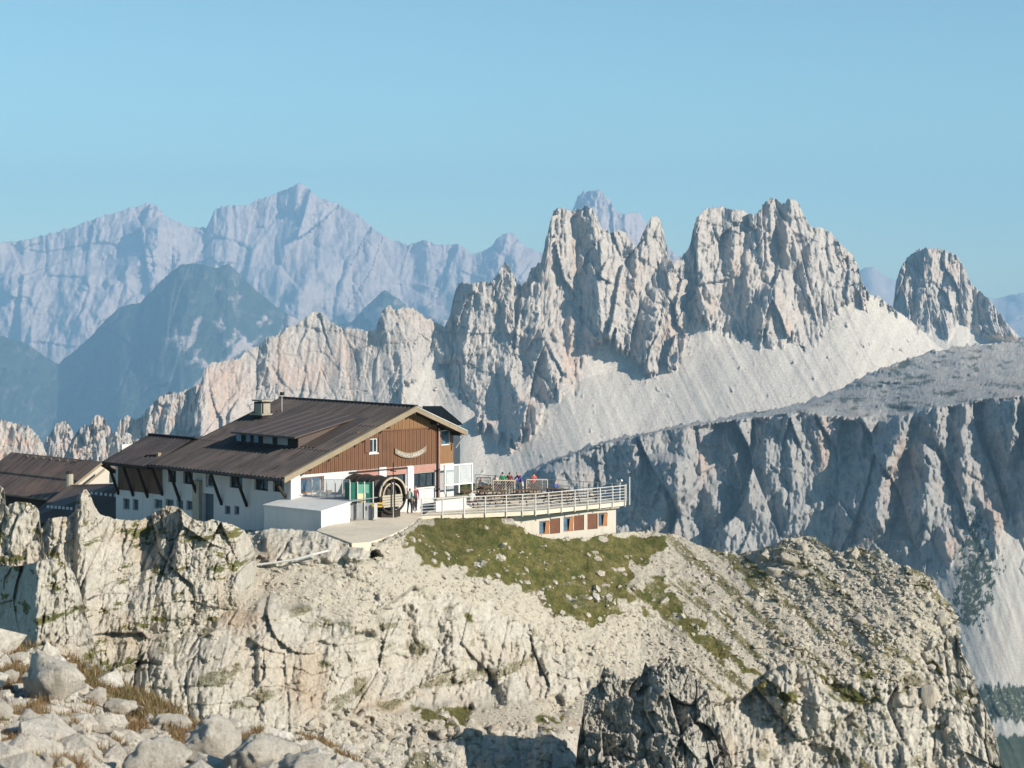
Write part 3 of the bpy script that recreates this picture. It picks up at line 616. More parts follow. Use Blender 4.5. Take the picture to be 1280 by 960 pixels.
# withered grass on the near slope
def grass_tufts(name, surf, n, cond, hgt, seed, mats, per=14):
    X, D, Z, M, PX, PY = SURF[surf]; rs = np.random.RandomState(seed)
    ok = np.argwhere(cond(PX, PY, M)); pick = ok[rs.randint(0, len(ok), n)]
    P = np.stack([X[pick[:, 0], pick[:, 1]], D[pick[:, 0], pick[:, 1]], Z[pick[:, 0], pick[:, 1]]], -1)
    P = np.repeat(P, per, 0); m = len(P)
    P += rs.normal(size=(m, 3))*hgt*np.array([.45, .45, .03])
    a = rs.uniform(0, 2*np.pi, m); lean = rs.uniform(.1, .7, m); h = hgt*rs.uniform(.5, 1.2, m)
    d = np.stack([np.cos(a), np.sin(a), np.zeros(m)], -1); wv = np.stack([-np.sin(a), np.cos(a), np.zeros(m)], -1)*(hgt*.035)
    up = np.array([0, 0, 1.])
    p1 = P+d*(h*lean*.4)[:, None]+up*(h*.6)[:, None]; p2 = P+d*(h*lean)[:, None]+up*h[:, None]
    V = np.stack([P-wv, P+wv, p1+wv*.8, p1-wv*.8, p2], 1).reshape(-1, 3)
    b = np.arange(m)[:, None]*5
    T = np.concatenate([b+[0, 1, 2], b+[0, 2, 3], b+[3, 2, 4]], 0)
    o = mesh_np(name, V, T, mats[0], False)
    for q in mats[1:]: o.data.materials.append(q)
    mi = np.tile(rs.randint(0, len(mats), m), 3).astype(np.int32); o.data.polygons.foreach_set("material_index", mi)
    return tag(o, kind='stuff')
def flat(name, c, rough=.8, metal=0, spec=.3):
    m, nt, p = newmat(name); tc = nt.nodes.new("ShaderNodeTexCoord").outputs["Object"]
    n = noise_tex(nt, tc, 3.5, 6, .7); n2 = noise_tex(nt, tc, .8, 3, .6, (1, 1, .4))
    k = mixc(nt, ramp(nt, n, .3, .75), tuple(v*.82 for v in c), tuple(min(v*1.12, 1) for v in c))
    k = mixc(nt, ramp(nt, n2, .5, .75), k, tuple(v*.78 for v in c))
    nt.links.new(k, p.inputs["Base Color"]); p.inputs["Roughness"].default_value = rough; p.inputs["Metallic"].default_value = metal
    p.inputs["Specular IOR Level"].default_value = spec
    return m
G1 = flat("withered_grass", (.22, .14, .065)); G2 = flat("dry_grass", (.30, .25, .13)); G3 = flat("green_grass", (.11, .12, .042)); G4 = flat("rust_grass", (.17, .085, .04))
grass_tufts("withered_grass_tufts", "near_slope", 3600, lambda a, b, M: M[..., 0] > .5, .11, 3, [G1, G2, G4, G1])
grass_tufts("withered_grass_bank", "near_slope", 600, lambda a, b, M: (a > 105) & (a < 215) & (b < interp(F_sky, a)+26), .16, 4, [G1, G2, G4, G3], 18)
grass_tufts("meadow_grass", "rocky_hill", 9000, lambda a, b, M: (M[..., 0] > .5), .16, 5, [G3, G3, G2, G1], 6)

# loose stones of the scree
def stones(name, surf, n, cond, smin, smax, seed, mat, sink=.1):
    X, D, Z, M, PX, PY = SURF[surf]; rs = np.random.RandomState(seed)
    ok = np.argwhere(cond(PX, PY, M)); pick = ok[rs.randint(0, len(ok), n)]
    P = np.stack([X[pick[:, 0], pick[:, 1]], D[pick[:, 0], pick[:, 1]], Z[pick[:, 0], pick[:, 1]]], -1)
    P[:, 0] += rs.uniform(-.05, .05, n); P[:, 2] += rs.uniform(-.03, .03, n)
    bm = bmesh.new(); bmesh.ops.create_icosphere(bm, subdivisions=1, radius=1); bv = np.array([v.co[:] for v in bm.verts]); bf = np.array([[v.index for v in f.verts] for f in bm.faces]); bm.free()
    s = smin*(smax/smin)**(rs.uniform(0, 1, n)**2.2)
    V = bv[None]*(1+rs.uniform(-.38, .38, (n, len(bv), 1)))
    V *= np.stack([rs.uniform(.7, 1.3, n), rs.uniform(.6, 1.1, n), rs.uniform(.4, .85, n)], -1)[:, None]
    a = rs.uniform(0, 6.28, n); t = rs.uniform(-.7, .7, n); c, s_ = np.cos(a), np.sin(a)
    x, y, z = V[..., 0].copy(), V[..., 1].copy(), V[..., 2].copy()
    x, z = x*np.cos(t)[:, None]-z*np.sin(t)[:, None], x*np.sin(t)[:, None]+z*np.cos(t)[:, None]
    V = np.stack([x*c[:, None]-y*s_[:, None], x*s_[:, None]+y*c[:, None], z], -1)*s[:, None, None]+P[:, None]
    T = (bf[None]+np.arange(n)[:, None, None]*len(bv)).reshape(-1, 3)
    mk = np.zeros((n*len(bv), 3)); mk[:, 2] = np.repeat(rs.uniform(0, .3, n), len(bv))
    return tag(mesh_np(name, V.reshape(-1, 3), T, mat, False, mk), kind='stuff')
stones("loose_stones", "rocky_hill", 9500, lambda a, b, M: (M[..., 1] > .5) & (M[..., 0] < .6), .045, .22, 11, M_near)
stones("talus_stones", "rocky_hill", 1300, lambda a, b, M: (M[..., 1] > .4) & (a > 950) & (b < 860) & (a < 1205), .05, .30, 12, M_near)
stones("grass_slope_stones", "rocky_hill", 800, lambda a, b, M: (M[..., 0] > .4) & (b > 672+(a-600)*.12) & (fbm(a/22, b/14, 888, 3) > .12), .06, .42, 13, M_near)
stones("broken_ledge_stones", "rocky_hill", 900, lambda a, b, M: (b > 900) & (a < 760) & (a > 380), .08, .5, 14, M_near)
stones("near_slope_stones", "near_slope", 2600, lambda a, b, M: M[..., 0] < .9, .03, .18, 15, M_fore)
stones("near_slope_rubble", "near_slope", 240, lambda a, b, M: M[..., 0] < .8, .12, .36, 16, M_fore)
# separate blocks one can pick out on the right-hand crest
_rs = np.random.RandomState(5)
CB = [(958, 697, 26, 18, "first pale block on the right crest where the grass slope meets the broken rock"), (988, 698, 32, 14, "long flat slab high on the right crest, tilted down to the left"),
      (1004, 686, 18, 18, "upright block just under the highest point of the right crest"), (968, 716, 28, 16, "pale block below the first block of the right crest"), (1002, 716, 26, 12, "flat slab in the middle of the right crest's broken steps"),
      (1068, 696, 18, 24, "dark-shaded upright block standing on the saddle of the right crest"), (1092, 693, 14, 16, "small block at the outer end of the crest's dark notch"), (1076, 776, 24, 12, "largest loose slab lying in the rubble below the crest"),
      (1140, 725, 24, 12, "flat block at the start of the crest's outer descent"), (1178, 772, 20, 24, "bulging pale block on the hill's outer edge"), (1190, 795, 16, 28, "tall pale block lowest on the hill's outer edge"), (1160, 868, 22, 38, "smooth pale standing block in the outer cliff")]
meshes = [rock_geo(70+k, 3) for k in range(5)]
for me in meshes: set_mask(me, (0, 0, .2)); me.materials.append(M_near)
_X, _D, _Z, _M, _PX, _PY = SURF["rocky_hill"]
for i, (px, py, wd, hg, lb) in enumerate(CB):
    j = np.argmin((_PX-px)**2+(_PY-py)**2); Y = _D.ravel()[j]
    o = bpy.data.objects.new("crest_block", meshes[i % 5]); col.objects.link(o); k = Y/F
    o.location = at_px(px, py, Y); o.scale = (wd*k*.6, wd*k*.45, hg*k*.62); o.rotation_euler = (_rs.uniform(-.2, .2), _rs.uniform(-.1, .45), 0)
    tag(o, lb, "rock", "limestone blocks along the right crest")

# ================================================================== buildings
C45 = math.sqrt(.5); OX, OY = -14.25, 130.0
def H(p, q, z): return Vector((OX+(q-p)*C45, OY+(q+p)*C45, z))
def q_at(px, p): s = (px-640)/F; return (s*(OY+p*C45)-OX+p*C45)/(C45*(1-s))
def p_at(px, q): s = (px-640)/F; return (OX+q*C45-s*(OY+q*C45))/(C45*(1+s))
def z_at(py, Y): return ZC-(py-HOR)/F*Y
def yw(p, q): return OY+(q+p)*C45
class MB:
    def __init__(s): s.v = []; s.f = []
    def quad(s, *c):
        i = len(s.v); s.v += [Vector(x) for x in c]; s.f.append(tuple(range(i, i+len(c)))); return s
    def hexa(s, b, t):
        i = len(s.v); s.v += [Vector(x) for x in b+t]; n = len(b)
        s.f.append(tuple(i+k for k in reversed(range(n)))); s.f.append(tuple(i+n+k for k in range(n)))
        for k in range(n): s.f.append((i+k, i+(k+1) % n, i+n+(k+1) % n, i+n+k))
        return s
    def box(s, p0, p1, q0, q1, z0, z1, fr=H):
        return s.hexa([fr(p0, q0, z0), fr(p0, q1, z0), fr(p1, q1, z0), fr(p1, q0, z0)], [fr(p0, q0, z1), fr(p0, q1, z1), fr(p1, q1, z1), fr(p1, q0, z1)])
    def bar(s, a, b, w, h=None, up=(0, 0, 1)):
        a = Vector(a); b = Vector(b); h = h or w; d = (b-a).normalized(); u = Vector(up)
        if abs(d.dot(u)) > .98: u = Vector((C45, C45, 0))
        x = d.cross(u).normalized()*w/2; y = x.cross(d).normalized()*h/2
        return s.hexa([a-x-y, a+x-y, a+x+y, a-x+y], [b-x-y, b+x-y, b+x+y, b-x+y])
    def tube(s, a, b, r, n=8, r2=None):
        a = Vector(a); b = Vector(b); d = (b-a).normalized(); u = Vector((0, 0, 1)) if abs(d.z) < .9 else Vector((1, 0, 0))
        x = d.cross(u).normalized(); y = x.cross(d); r2 = r if r2 is None else r2
        return s.hexa([a+(x*math.cos(6.2832*k/n)+y*math.sin(6.2832*k/n))*r for k in range(n)], [b+(x*math.cos(6.2832*k/n)+y*math.sin(6.2832*k/n))*r2 for k in range(n)])
    def build(s, name, mat, parent=None, kind=None, bevel=0):
        off = Vector((0, 0, 0)); q = parent
        while q is not None: off += q.location; q = q.parent
        me = bpy.data.meshes.new(name); bm = bmesh.new()
        vs = [bm.verts.new(v-off) for v in s.v]
        for f in s.f:
            try: bm.faces.new([vs[k] for k in f])
            except ValueError: pass
        bmesh.ops.recalc_face_normals(bm, faces=bm.faces)
        bm.to_mesh(me); bm.free(); me.materials.append(mat)
        o = bpy.data.objects.new(name, me); col.objects.link(o); o.parent = parent
        if kind: o['kind'] = kind
        return o
def thing(name, label, cat, loc=(0, 0, 0), group=None):
    o = bpy.data.objects.new(name, None); col.objects.link(o); o.location = loc; o.empty_display_size = .3
    return tag(o, label, cat, group)
def copy_tree(o, parent=None):
    c = o.copy(); col.objects.link(c); c.parent = parent
    for ch in list(o.children): copy_tree(ch, c)
    return c

def wood(name, c1, c2, unit=.18):
    m, nt, p = newmat(name); tc = nt.nodes.new("ShaderNodeTexCoord").outputs["Object"]
    a = noise_tex(nt, tc, 5, 5, .6, (1, 1, .06)); b = noise_tex(nt, tc, .9, 3, .6)
    g = nt.nodes.new("ShaderNodeNewGeometry")
    c = mixc(nt, ramp(nt, a, .3, .72), c1, c2); c = mixc(nt, ramp(nt, b, .45, .75), c, tuple(v*.72 for v in c1))
    c = mixc(nt, g.outputs["Random Per Island"], c, tuple(v*.8 for v in c2))
    nt.links.new(c, p.inputs["Base Color"]); p.inputs["Roughness"].default_value = .75; return m

def plaster(name, c):
    m, nt, p = newmat(name); tc = nt.nodes.new("ShaderNodeTexCoord").outputs["Object"]
    a = noise_tex(nt, tc, 1.6, 6, .7, (1, 1, .12)); b = noise_tex(nt, tc, .5, 4, .6); d = noise_tex(nt, tc, 9, 3, .6)
    k = mixc(nt, ramp(nt, a, .5, .75), c, (c[0]*.68, c[1]*.65, c[2]*.6)); k = mixc(nt, ramp(nt, b, .5, .75), k, tuple(v*.82 for v in c)); k = mixc(nt, ramp(nt, d, .3, .8), k, tuple(v*.95 for v in c))
    nt.links.new(k, p.inputs["Base Color"]); p.inputs["Roughness"].default_value = .9; return m
M_plast = plaster("white_plaster", (.58, .585, .59)); M_wood = wood("larch_cladding", (.125, .056, .028), (.19, .088, .042)); M_wood2 = wood("pale_larch_cladding", (.21, .105, .048), (.27, .145, .062))
M_board = wood("weathered_barge_board", (.25, .195, .13), (.33, .27, .185)); 
def roof_mat(name, c):
    m, nt, p = newmat(name); tc = nt.nodes.new("ShaderNodeTexCoord").outputs["Object"]
    mp = nt.nodes.new("ShaderNodeMapping"); mp.inputs[2].default_value = (0, 0, R(-45)); nt.links.new(tc, mp.inputs[0])
    a = noise_tex(nt, mp.outputs[0], 2.2, 5, .7, (.12, 1, .12)); b = noise_tex(nt, mp.outputs[0], .45, 4, .6); d = noise_tex(nt, mp.outputs[0], 4, 4, .6)
    k = mixc(nt, ramp(nt, a, .32, .68), tuple(v*.62 for v in c), tuple(v*1.5 for v in c)); k = mixc(nt, ramp(nt, b, .48, .7), k, (c[0]*1.9, c[1]*1.7, c[2]*1.6)); k = mixc(nt, ramp(nt, d, .6, .75), k, tuple(v*.6 for v in c))
    nt.links.new(k, p.inputs["Base Color"]); p.inputs["Roughness"].default_value = .6; p.inputs["Specular IOR Level"].default_value = .3; return m
M_roof = roof_mat("brown_roof_sheet", (.052, .046, .045)); M_roofd = roof_mat("dark_roof_sheet", (.042, .038, .04)); M_lodge = roof_mat("lodge_roof_metal", (.12, .085, .068)); M_flatroof = flat("flat_brown_metal", (.10, .075, .065), .55, 0, .3)
M_dark = flat("dark_stained_timber", (.035, .026, .022)); M_pink = flat("faded_maroon_panel", (.42, .23, .19)); M_stone = flat("stone_facing", (.42, .38, .31), .9)
M_metal = flat("galvanised_metal", (.62, .61, .58), .45, .2); M_white = plaster("white_paint", (.66, .655, .64)); M_conc = flat("pale_concrete", (.68, .60, .48), .9); M_cream = plaster("cream_render", (.54, .50, .43))
M_shut = flat("brown_shutter", (.17, .075, .045), .7); M_frame = flat("orange_window_frame", (.42, .19, .085), .6); M_green = flat("green_glass_screen", (.02, .13, .10), .15); M_yel = flat("yellow_sign", (.45, .30, .07), .6)
M_grey = flat("grey_cabinet", (.30, .31, .33), .6); M_mapg = flat("map_poster_green", (.12, .34, .25), .7); M_mapb = flat("map_poster_beige", (.72, .60, .36), .7); M_barrel = wood("black_barrel_staves", (.03, .028, .026), (.06, .05, .045)); M_bluegrey = flat("blue_grey_door", (.10, .13, .17), .6)
M_brownt = flat("brown_table_wood", (.14, .085, .055), .7); M_latt = wood("lattice_wood", (.42, .34, .26), (.52, .43, .33)); M_cloth = flat("grey_tarpaulin", (.28, .28, .27), .8); M_chim = flat("chimney_plate", (.36, .33, .27), .8)
def glass_mat(name, c, r=.06):
    m, nt, p = newmat(name); p.inputs["Base Color"].default_value = (*c, 1); p.inputs["Roughness"].default_value = r; p.inputs["Specular IOR Level"].default_value = .9
    tc = nt.nodes.new("ShaderNodeTexCoord").outputs["Object"]; n = noise_tex(nt, tc, 1.2, 3, .6)
    nt.links.new(mixc(nt, ramp(nt, n, .4, .65), c, tuple(v*.45 for v in c)), p.inputs["Base Color"]); return m
M_glass = glass_mat("window_glass", (.045, .07, .085)); M_glassb = glass_mat("sky_tinted_window_glass", (.10, .17, .25))  # bluish base colours stand in for sky mirrored in the panes
m, nt_, p_ = newmat("clear_glass"); p_.inputs["Base Color"].default_value = (.8, .87, .88, 1); p_.inputs["Alpha"].default_value = .22; p_.inputs["Roughness"].default_value = .05; M_clear = m

# -------- main hut
ROOF_L = .355; RQ = 11.15; RZ = 3.05+ROOF_L*RQ; ROOF_R = .394; RE = 15.8; P0 = 0.0; P1 = 14.3; FP = .8; WQ = 1.2
def rz(q): return 3.05+ROOF_L*q if q < RQ else RZ-ROOF_R*(q-RQ)
hut = thing("mountain_hut", "large alpine hut with brown gabled roof, larch cladding and white ground floor", "hut", H(7, 7, -.2))
def rect_holes(plane, a0, a1, z0, z1, holes, t, name, mat, parent, top=None):
    """wall on plane ('p',value) or ('q',value) between a0..a1; holes as (a0,a1,z0,z1); t = thickness inward"""
    ax, val = plane; mb = MB()
    As = sorted(set([a0, a1]+[h[0] for h in holes]+[h[1] for h in holes])); Zs = sorted(set([z0, z1]+[h[2] for h in holes]+[h[3] for h in holes]))
    As = [x for x in As if a0 <= x <= a1]; Zs = [x for x in Zs if z0 <= x <= z1]
    for i in range(len(As)-1):
        j = 0
        while j < len(Zs)-1:
            am = (As[i]+As[i+1])/2
            def ish(k): zm = (Zs[k]+Zs[k+1])/2; return any(h[0] < am < h[1] and h[2] < zm < h[3] for h in holes)
            if ish(j): j += 1; continue
            k = j
            while k+1 < len(Zs)-1 and not ish(k+1): k += 1
            if ax == 'p': mb.box(val, val+t, As[i], As[i+1], Zs[j], Zs[k+1])
            else: mb.box(As[i], As[i+1], val, val+t, Zs[j], Zs[k+1])
            j = k+1
    return mb.build(name, mat, parent)
def window(plane, h, parent, frame, glass, mull=1, sill=None, depth=.14, fw=.07, name="window"):
    ax, val = plane; a0, a1, z0, z1 = h
    def bx(mb, u0, u1, w0, w1, d0, d1):
        if ax == 'p': mb.box(val+d0, val+d1, u0, u1, w0, w1)
        else: mb.box(u0, u1, val+d0, val+d1, w0, w1)
    f = MB(); d0, d1 = depth-.05, depth+.03
    bx(f, a0, a0+fw, z0, z1, d0, d1); bx(f, a1-fw, a1, z0, z1, d0, d1); bx(f, a0+fw, a1-fw, z0, z0+fw, d0, d1); bx(f, a0+fw, a1-fw, z1-fw, z1, d0, d1)
    for k in range(mull):
        c = a0+(a1-a0)*(k+1)/(mull+1); bx(f, c-fw*.4, c+fw*.4, z0+fw, z1-fw, d0+.006, d1-.006)
    fo = f.build(name, frame, parent)
    g = MB(); bx(g, a0+.02, a1-.02, z0+.02, z1-.02, depth+.0, depth+.012); g.build("pane", glass, fo)
    if sill:
        s = MB(); bx(s, a0-.08, a1+.08, z0-.09, z0-.003, -.07, depth-.06); s.build("sill", sill, fo)
    return fo
def fh(px0, px1, py0, py1, p=FP):
    q0, q1 = q_at(px0, p), q_at(px1, p); Y = yw(p, (q0+q1)/2); return (q0, q1, z_at(py1, Y), z_at(py0, Y))
def lh(px0, px1, py0, py1, q=WQ):
    a, b = p_at(px1, q), p_at(px0, q); Y = yw((a+b)/2, q); return (a, b, z_at(py1, Y), z_at(py0, Y))
QE = q_at(545, FP); QX = 15.55
fw1, fw2, fw3 = fh(376, 405, 596, 616), fh(483, 507, 592.5, 609), fh(517, 543, 591, 609)
rect_holes(('p', FP), WQ+.3, QE, -.6, 3.13, [fw1, fw2, fw3], .3, "facade_wall", M_plast, hut)
window(('p', FP), fw1, hut, M_frame, M_glassb, 1, M_white); window(('p', FP), fw2, hut, M_dark, M_glass, 1, M_white); window(('p', FP), fw3, hut, M_dark, M_glass, 2, M_white)
for a, b, c, d in ((473, 482, 584, 598), (508.5, 516.2, 583, 620)):
    q0, q1, z0, z1 = fh(a, b, c, d); MB().box(FP-.10, FP-.003, q0, q1, z0, z1).build("pillar", M_white, hut)
for a, b in ((446, 472.5), (482.5, 508), (516.6, 544)):
    q0, q1, z0, z1 = fh(a, b, 581, 591); MB().box(FP-.05, FP-.002, q0, q1, 2.62, 3.12).build("fascia_panel", M_pink, hut)
q0, q1, z0, z1 = fh(436, 508, 582, 585); MB().box(FP-.14, FP-.055, q0, q1, 2.98, 3.06).build("dark_ledge", M_dark, hut)
# upper floor cladding: vertical boards cut to the roof slope
def boards(name, mat, qa, qb, zlow, ztop, prot, wd=.17, hole=None):
    mb = MB(); q = qa; i = 0
    while q < qb-1e-6:
        e = min(q+wd, qb); g = .012; pr = prot+(i % 2)*.012
        segs = [(zlow, None)]
        if hole and e > hole[0] and q < hole[1]: segs = [(zlow, hole[2]), (hole[3], None)]
        for lo, hi in segs:
            t0 = hi if hi else min(ztop, rz(q+g)-.22); t1 = hi if hi else min(ztop, rz(e-g)-.22)
            if min(t0, t1) > lo+.02:
                mb.hexa([H(FP-pr, q+g, lo), H(FP-pr, e-g, lo), H(FP+.02, e-g, lo), H(FP+.02, q+g, lo)], [H(FP-pr, q+g, t0), H(FP-pr, e-g, t1), H(FP+.02, e-g, t1), H(FP+.02, q+g, t0)])
        q = e; i += 1
    return mb.build(name, mat, hut, kind='stuff')
hw = fh(461.5, 471.5, 548, 566)
boards("wood_cladding", M_wood, q_at(374, FP), QE, 3.15, 5.55, .04, hole=hw)
boards("gable_top_cladding", M_wood2, 7.0, QE, 5.62, 9, .07)
MB().box(FP-.10, FP, 6.6, QE, 5.54, 5.63).build("cladding_rail", M_wood, hut)
mb = MB()   # backing wall of the gable
mb.hexa([H(FP+.02, WQ, 3.13), H(FP+.02, QE, 3.13), H(FP+.3, QE, 3.13), H(FP+.3, WQ, 3.13)], [H(FP+.02, WQ, rz(WQ)-.2), H(FP+.02, QE, rz(WQ)-.19), H(FP+.3, QE, rz(WQ)-.19), H(FP+.3, WQ, rz(WQ)-.2)])
mb.hexa([H(FP+.2, WQ, rz(WQ)-.19), H(FP+.2, RQ, rz(WQ)-.19), H(FP+.2, QE, rz(WQ)-.19)], [H(FP+.3, WQ, rz(WQ)-.18), H(FP+.3, RQ, RZ-.22), H(FP+.3, QE, rz(QE)-.22)])
mb.build("gable_wall", M_dark, hut)
fr = window(('p', FP), hw, hut, M_white, M_glass, 1, M_white, depth=.05); MB().box(FP-.12, FP-.06, hw[0]-.45, hw[0]-.03, hw[2]+.05, hw[3]).build("shutter", M_shut, fr); MB().box(FP-.12, FP-.06, hw[1]+.03, hw[1]+.2, hw[2]+.05, hw[3]).build("shutter", M_shut, fr)
# right-hand end of the facade
e0 = QE+.28; ew = (e0+.45, QX-.25, z_at(557, 141), z_at(538, 141))
rect_holes(('p', FP+.25), e0, QX, -.4, rz(QX)-.25, [ew], .3, "end_wall", M_wood2, hut)
window(('p', FP+.25), ew, hut, M_white, M_glassb, 0, None)
MB().box(FP+.20, FP+.247, e0, QX, -.4, 3.05).build("end_wall_base", M_plast, hut)
MB().box(FP+.05, FP+.3, QE+.002, e0-.002, -.4, rz(QE)-.4).build("corner_shadow_strip", M_dark, hut)  # dark filler left of the downpipe stands for the shadow strip there
MB().tube(H(FP-.12, QE+.16, -.2), H(FP-.12, QE+.16, rz(QE)-.5), .075).build("downpipe", M_pink, hut)
MB().tube(H(FP-.1, QX-.1, 4.1), H(.15, RE-.15, 4.9), .05).build("gutter_pipe", M_metal, hut)
# long shaded side
PW = p_at(148, WQ)
lw = [lh(*t) for t in ((210, 220, 588, 603), (229, 241, 590, 605), (257, 267, 593, 609), (287, 303, 595.5, 610), (318, 335, 598, 613), (341, 355, 600.5, 615))]
ll = [lh(*t) for t in ((154, 162, 623, 637), (166, 173, 624, 638), (193, 203, 624, 636), (207, 217, 624, 636), (221, 229, 625, 637), (233, 242, 626, 638), (281, 288, 632, 643), (293, 299, 632.5, 643.5))]
door = lh(254, 267, 617, 652)
rect_holes(('q', WQ), FP, PW, -2.2, 3.40, lw+ll+[door], .3, "side_wall", M_plast, hut)
for i, h in enumerate(lw): window(('q', WQ), h, hut, M_white if i == 2 else M_dark, M_glass, 0 if i == 2 else 1, None, depth=.2)
for h in ll: window(('q', WQ), h, hut, M_grey, M_glass, 0, None, depth=.16)
MB().box(door[0], door[1], WQ+.22, WQ+.26, door[2], door[3]).build("door", M_bluegrey, hut)
a, b, z0, z1 = lh(245, 253, 600, 650); MB().box(a, b, WQ-.3, WQ-.003, z0, z1).build("stone_pier", M_stone, hut)
a, b, z0, z1 = lh(148, 203, 586, 615)
mb = MB(); x = a
while x < b-.05: mb.box(x, min(x+.19, b), WQ-.05, WQ-.003, z0, 3.2); x += .2
mb.build("wood_panel", M_brownt, hut, kind='stuff')
MB().box(FP, PW, WQ, 13, -2.2, -2.0).build("floor_slab", M_conc, hut)
MB().box(FP+.3, PW, QX-.3, QX, -2.2, rz(QX)-.25).build("rear_wall", M_plast, hut)
MB().box(PW, PW+.3, WQ, QX, -2.2, 3.2).build("end_side_wall", M_plast, hut)
for t, b_ in (((140, 583), (148.5, 618)), ((158.5, 585), (167, 620)), ((176, 587), (185, 622)), ((196, 588), (203.5, 619)), ((217, 590), (225, 626)), ((243, 592), (249, 624)), ((270, 595), (277.5, 631)), ((301, 597), (309, 633)), ((353, 603), (357.5, 622))):
    p = p_at(b_[0], WQ); z = z_at(b_[1], yw(p, WQ)); p = min(max(p, FP+.05), PW-.05)
    MB().bar(H(p, WQ-.02, z), H(p, .25, 2.92), .14, .16).build("brace", M_dark, hut)
# roof: corrugated sheets in three courses per slope
def sheet(pa, pb, qa, qb, zf, lift, per=.40, amp=.06, name="roof_sheet", mat=None, parent=None, thick=.03):
    n = int((pb-pa)/per*6); ps = np.linspace(pa, pb, n+1); mb = MB(); base = 0
    for side in (0, 1):
        for p in ps:
            c = amp*math.cos((p-pa)/per*2*math.pi)+lift-side*thick
            mb.v += [H(p, qa, zf(qa)+c), H(p, qb, zf(qb)+c)]
    m_ = 2*(n+1)
    for k in range(n):
        i = 2*k; mb.f.append((i, i+2, i+3, i+1)); mb.f.append((m_+i, m_+i+1, m_+i+3, m_+i+2)); mb.f.append((i, m_+i, m_+i+2, i+2)); mb.f.append((i+1, i+3, m_+i+3, m_+i+1))
    return mb.build(name, mat, parent)
for k, (a, b) in enumerate(((0, 4.1), (3.95, 7.9), (7.75, RQ-.02))): sheet(P0, P1, a-.1*(k == 0), b, rz, .05+k*.035+.02, name="roof_sheet", mat=M_roof, parent=hut)
for k, (a, b) in enumerate(((RQ+.02, 13.6), (13.45, RE))): sheet(P0, P1, a, b, rz, .15-k*.035, name="roof_sheet", mat=M_roof, parent=hut)
mb = MB()
mb.hexa([H(P0+.06, 0, rz(0)-.2), H(P0+.06, RQ, RZ-.2), H(P1-.06, RQ, RZ-.2), H(P1-.06, 0, rz(0)-.2)], [H(P0+.06, 0, rz(0)-.03), H(P0+.06, RQ, RZ-.03), H(P1-.06, RQ, RZ-.03), H(P1-.06, 0, rz(0)-.03)])
mb.hexa([H(P0+.06, RQ+.01, RZ-.2), H(P0+.06, RE, rz(RE)-.2), H(P1-.06, RE, rz(RE)-.2), H(P1-.06, RQ+.01, RZ-.2)], [H(P0+.06, RQ+.01, RZ-.03), H(P0+.06, RE, rz(RE)-.03), H(P1-.06, RE, rz(RE)-.03), H(P1-.06, RQ+.01, RZ-.03)])
mb.build("roof_deck", M_dark, hut)
MB().bar(H(-.02, RQ, RZ+.17), H(P1+.02, RQ, RZ+.17), .34, .08).build("ridge_cap", M_roofd, hut)
for a, b, z in ((0, RQ, 1), (RQ, RE, -1)):
    o = MB().hexa([H(-.06, a, rz(a)-.24), H(-.06, b, rz(b)-.24), H(.04, b, rz(b)-.24), H(.04, a, rz(a)-.24)], [H(-.06, a, rz(a)+.07), H(-.06, b, rz(b)+.07), H(.04, b, rz(b)+.07), H(.04, a, rz(a)+.07)]).build("barge_board", M_board, hut)
    MB().hexa([H(-.09, a, rz(a)+.075), H(-.09, b, rz(b)+.075), H(.16, b, rz(b)+.075), H(.16, a, rz(a)+.075)], [H(-.09, a, rz(a)+.13), H(-.09, b, rz(b)+.13), H(.16, b, rz(b)+.13), H(.16, a, rz(a)+.13)]).build("verge_flashing", M_metal if a else M_board, hut)
MB().bar(H(0, -.06, 2.99), H(P1, -.06, 2.99), .12, .14).build("gutter", M_roofd, hut)
MB().hexa([H(P1-.02, 0, rz(0)-.2), H(P1-.02, RQ, RZ-.2), H(P1+.08, RQ, RZ-.2), H(P1+.08, 0, rz(0)-.2)], [H(P1-.02, 0, rz(0)+.1), H(P1-.02, RQ, RZ+.12), H(P1+.08, RQ, RZ+.12), H(P1+.08, 0, rz(0)+.1)]).build("barge_board", M_dark, hut)
for q in (2.2, 4.4, 6.6, 8.8, 11.1, 13.2, 15.3): MB().box(.05, FP+.1, q-.08, q+.08, rz(q)-.42, rz(q)-.2 if q != 11.1 else RZ-.22).build("purlin", M_dark, hut)
# dormer
dz0, dzf = rz(4.0), 5.34
def dr(q): return dzf+(q-4.0)*(rz(8.9)+.12-dzf)/4.9
do = MB().box(3.6, 9.6, 4.0, 4.1, dz0-.1, dzf-.05).build("dormer", M_dark, hut)  # front face coloured dark to stand for its shadow
for a, b in ((296, 302), (308, 313.5), (318, 323.5), (329.5, 341), (347.5, 360)):
    A, B = p_at(b, 4.0), p_at(a, 4.0); MB().box(A, B, 3.955, 3.997, dz0+.22, dzf-.2).build("window", M_glassb if b < 330 else M_grey, do)
for pp in (3.5, 9.6): MB().hexa([H(pp, 4.0, dz0-.1), H(pp, 8.9, rz(8.9)-.1), H(pp+.1, 8.9, rz(8.9)-.1), H(pp+.1, 4.0, dz0-.1)], [H(pp, 4.0, dr(4)-.03), H(pp, 8.9, dr(8.9)-.03), H(pp+.1, 8.9, dr(8.9)-.03), H(pp+.1, 4.0, dr(4)-.03)]).build("cheek", M_flatroof, do)
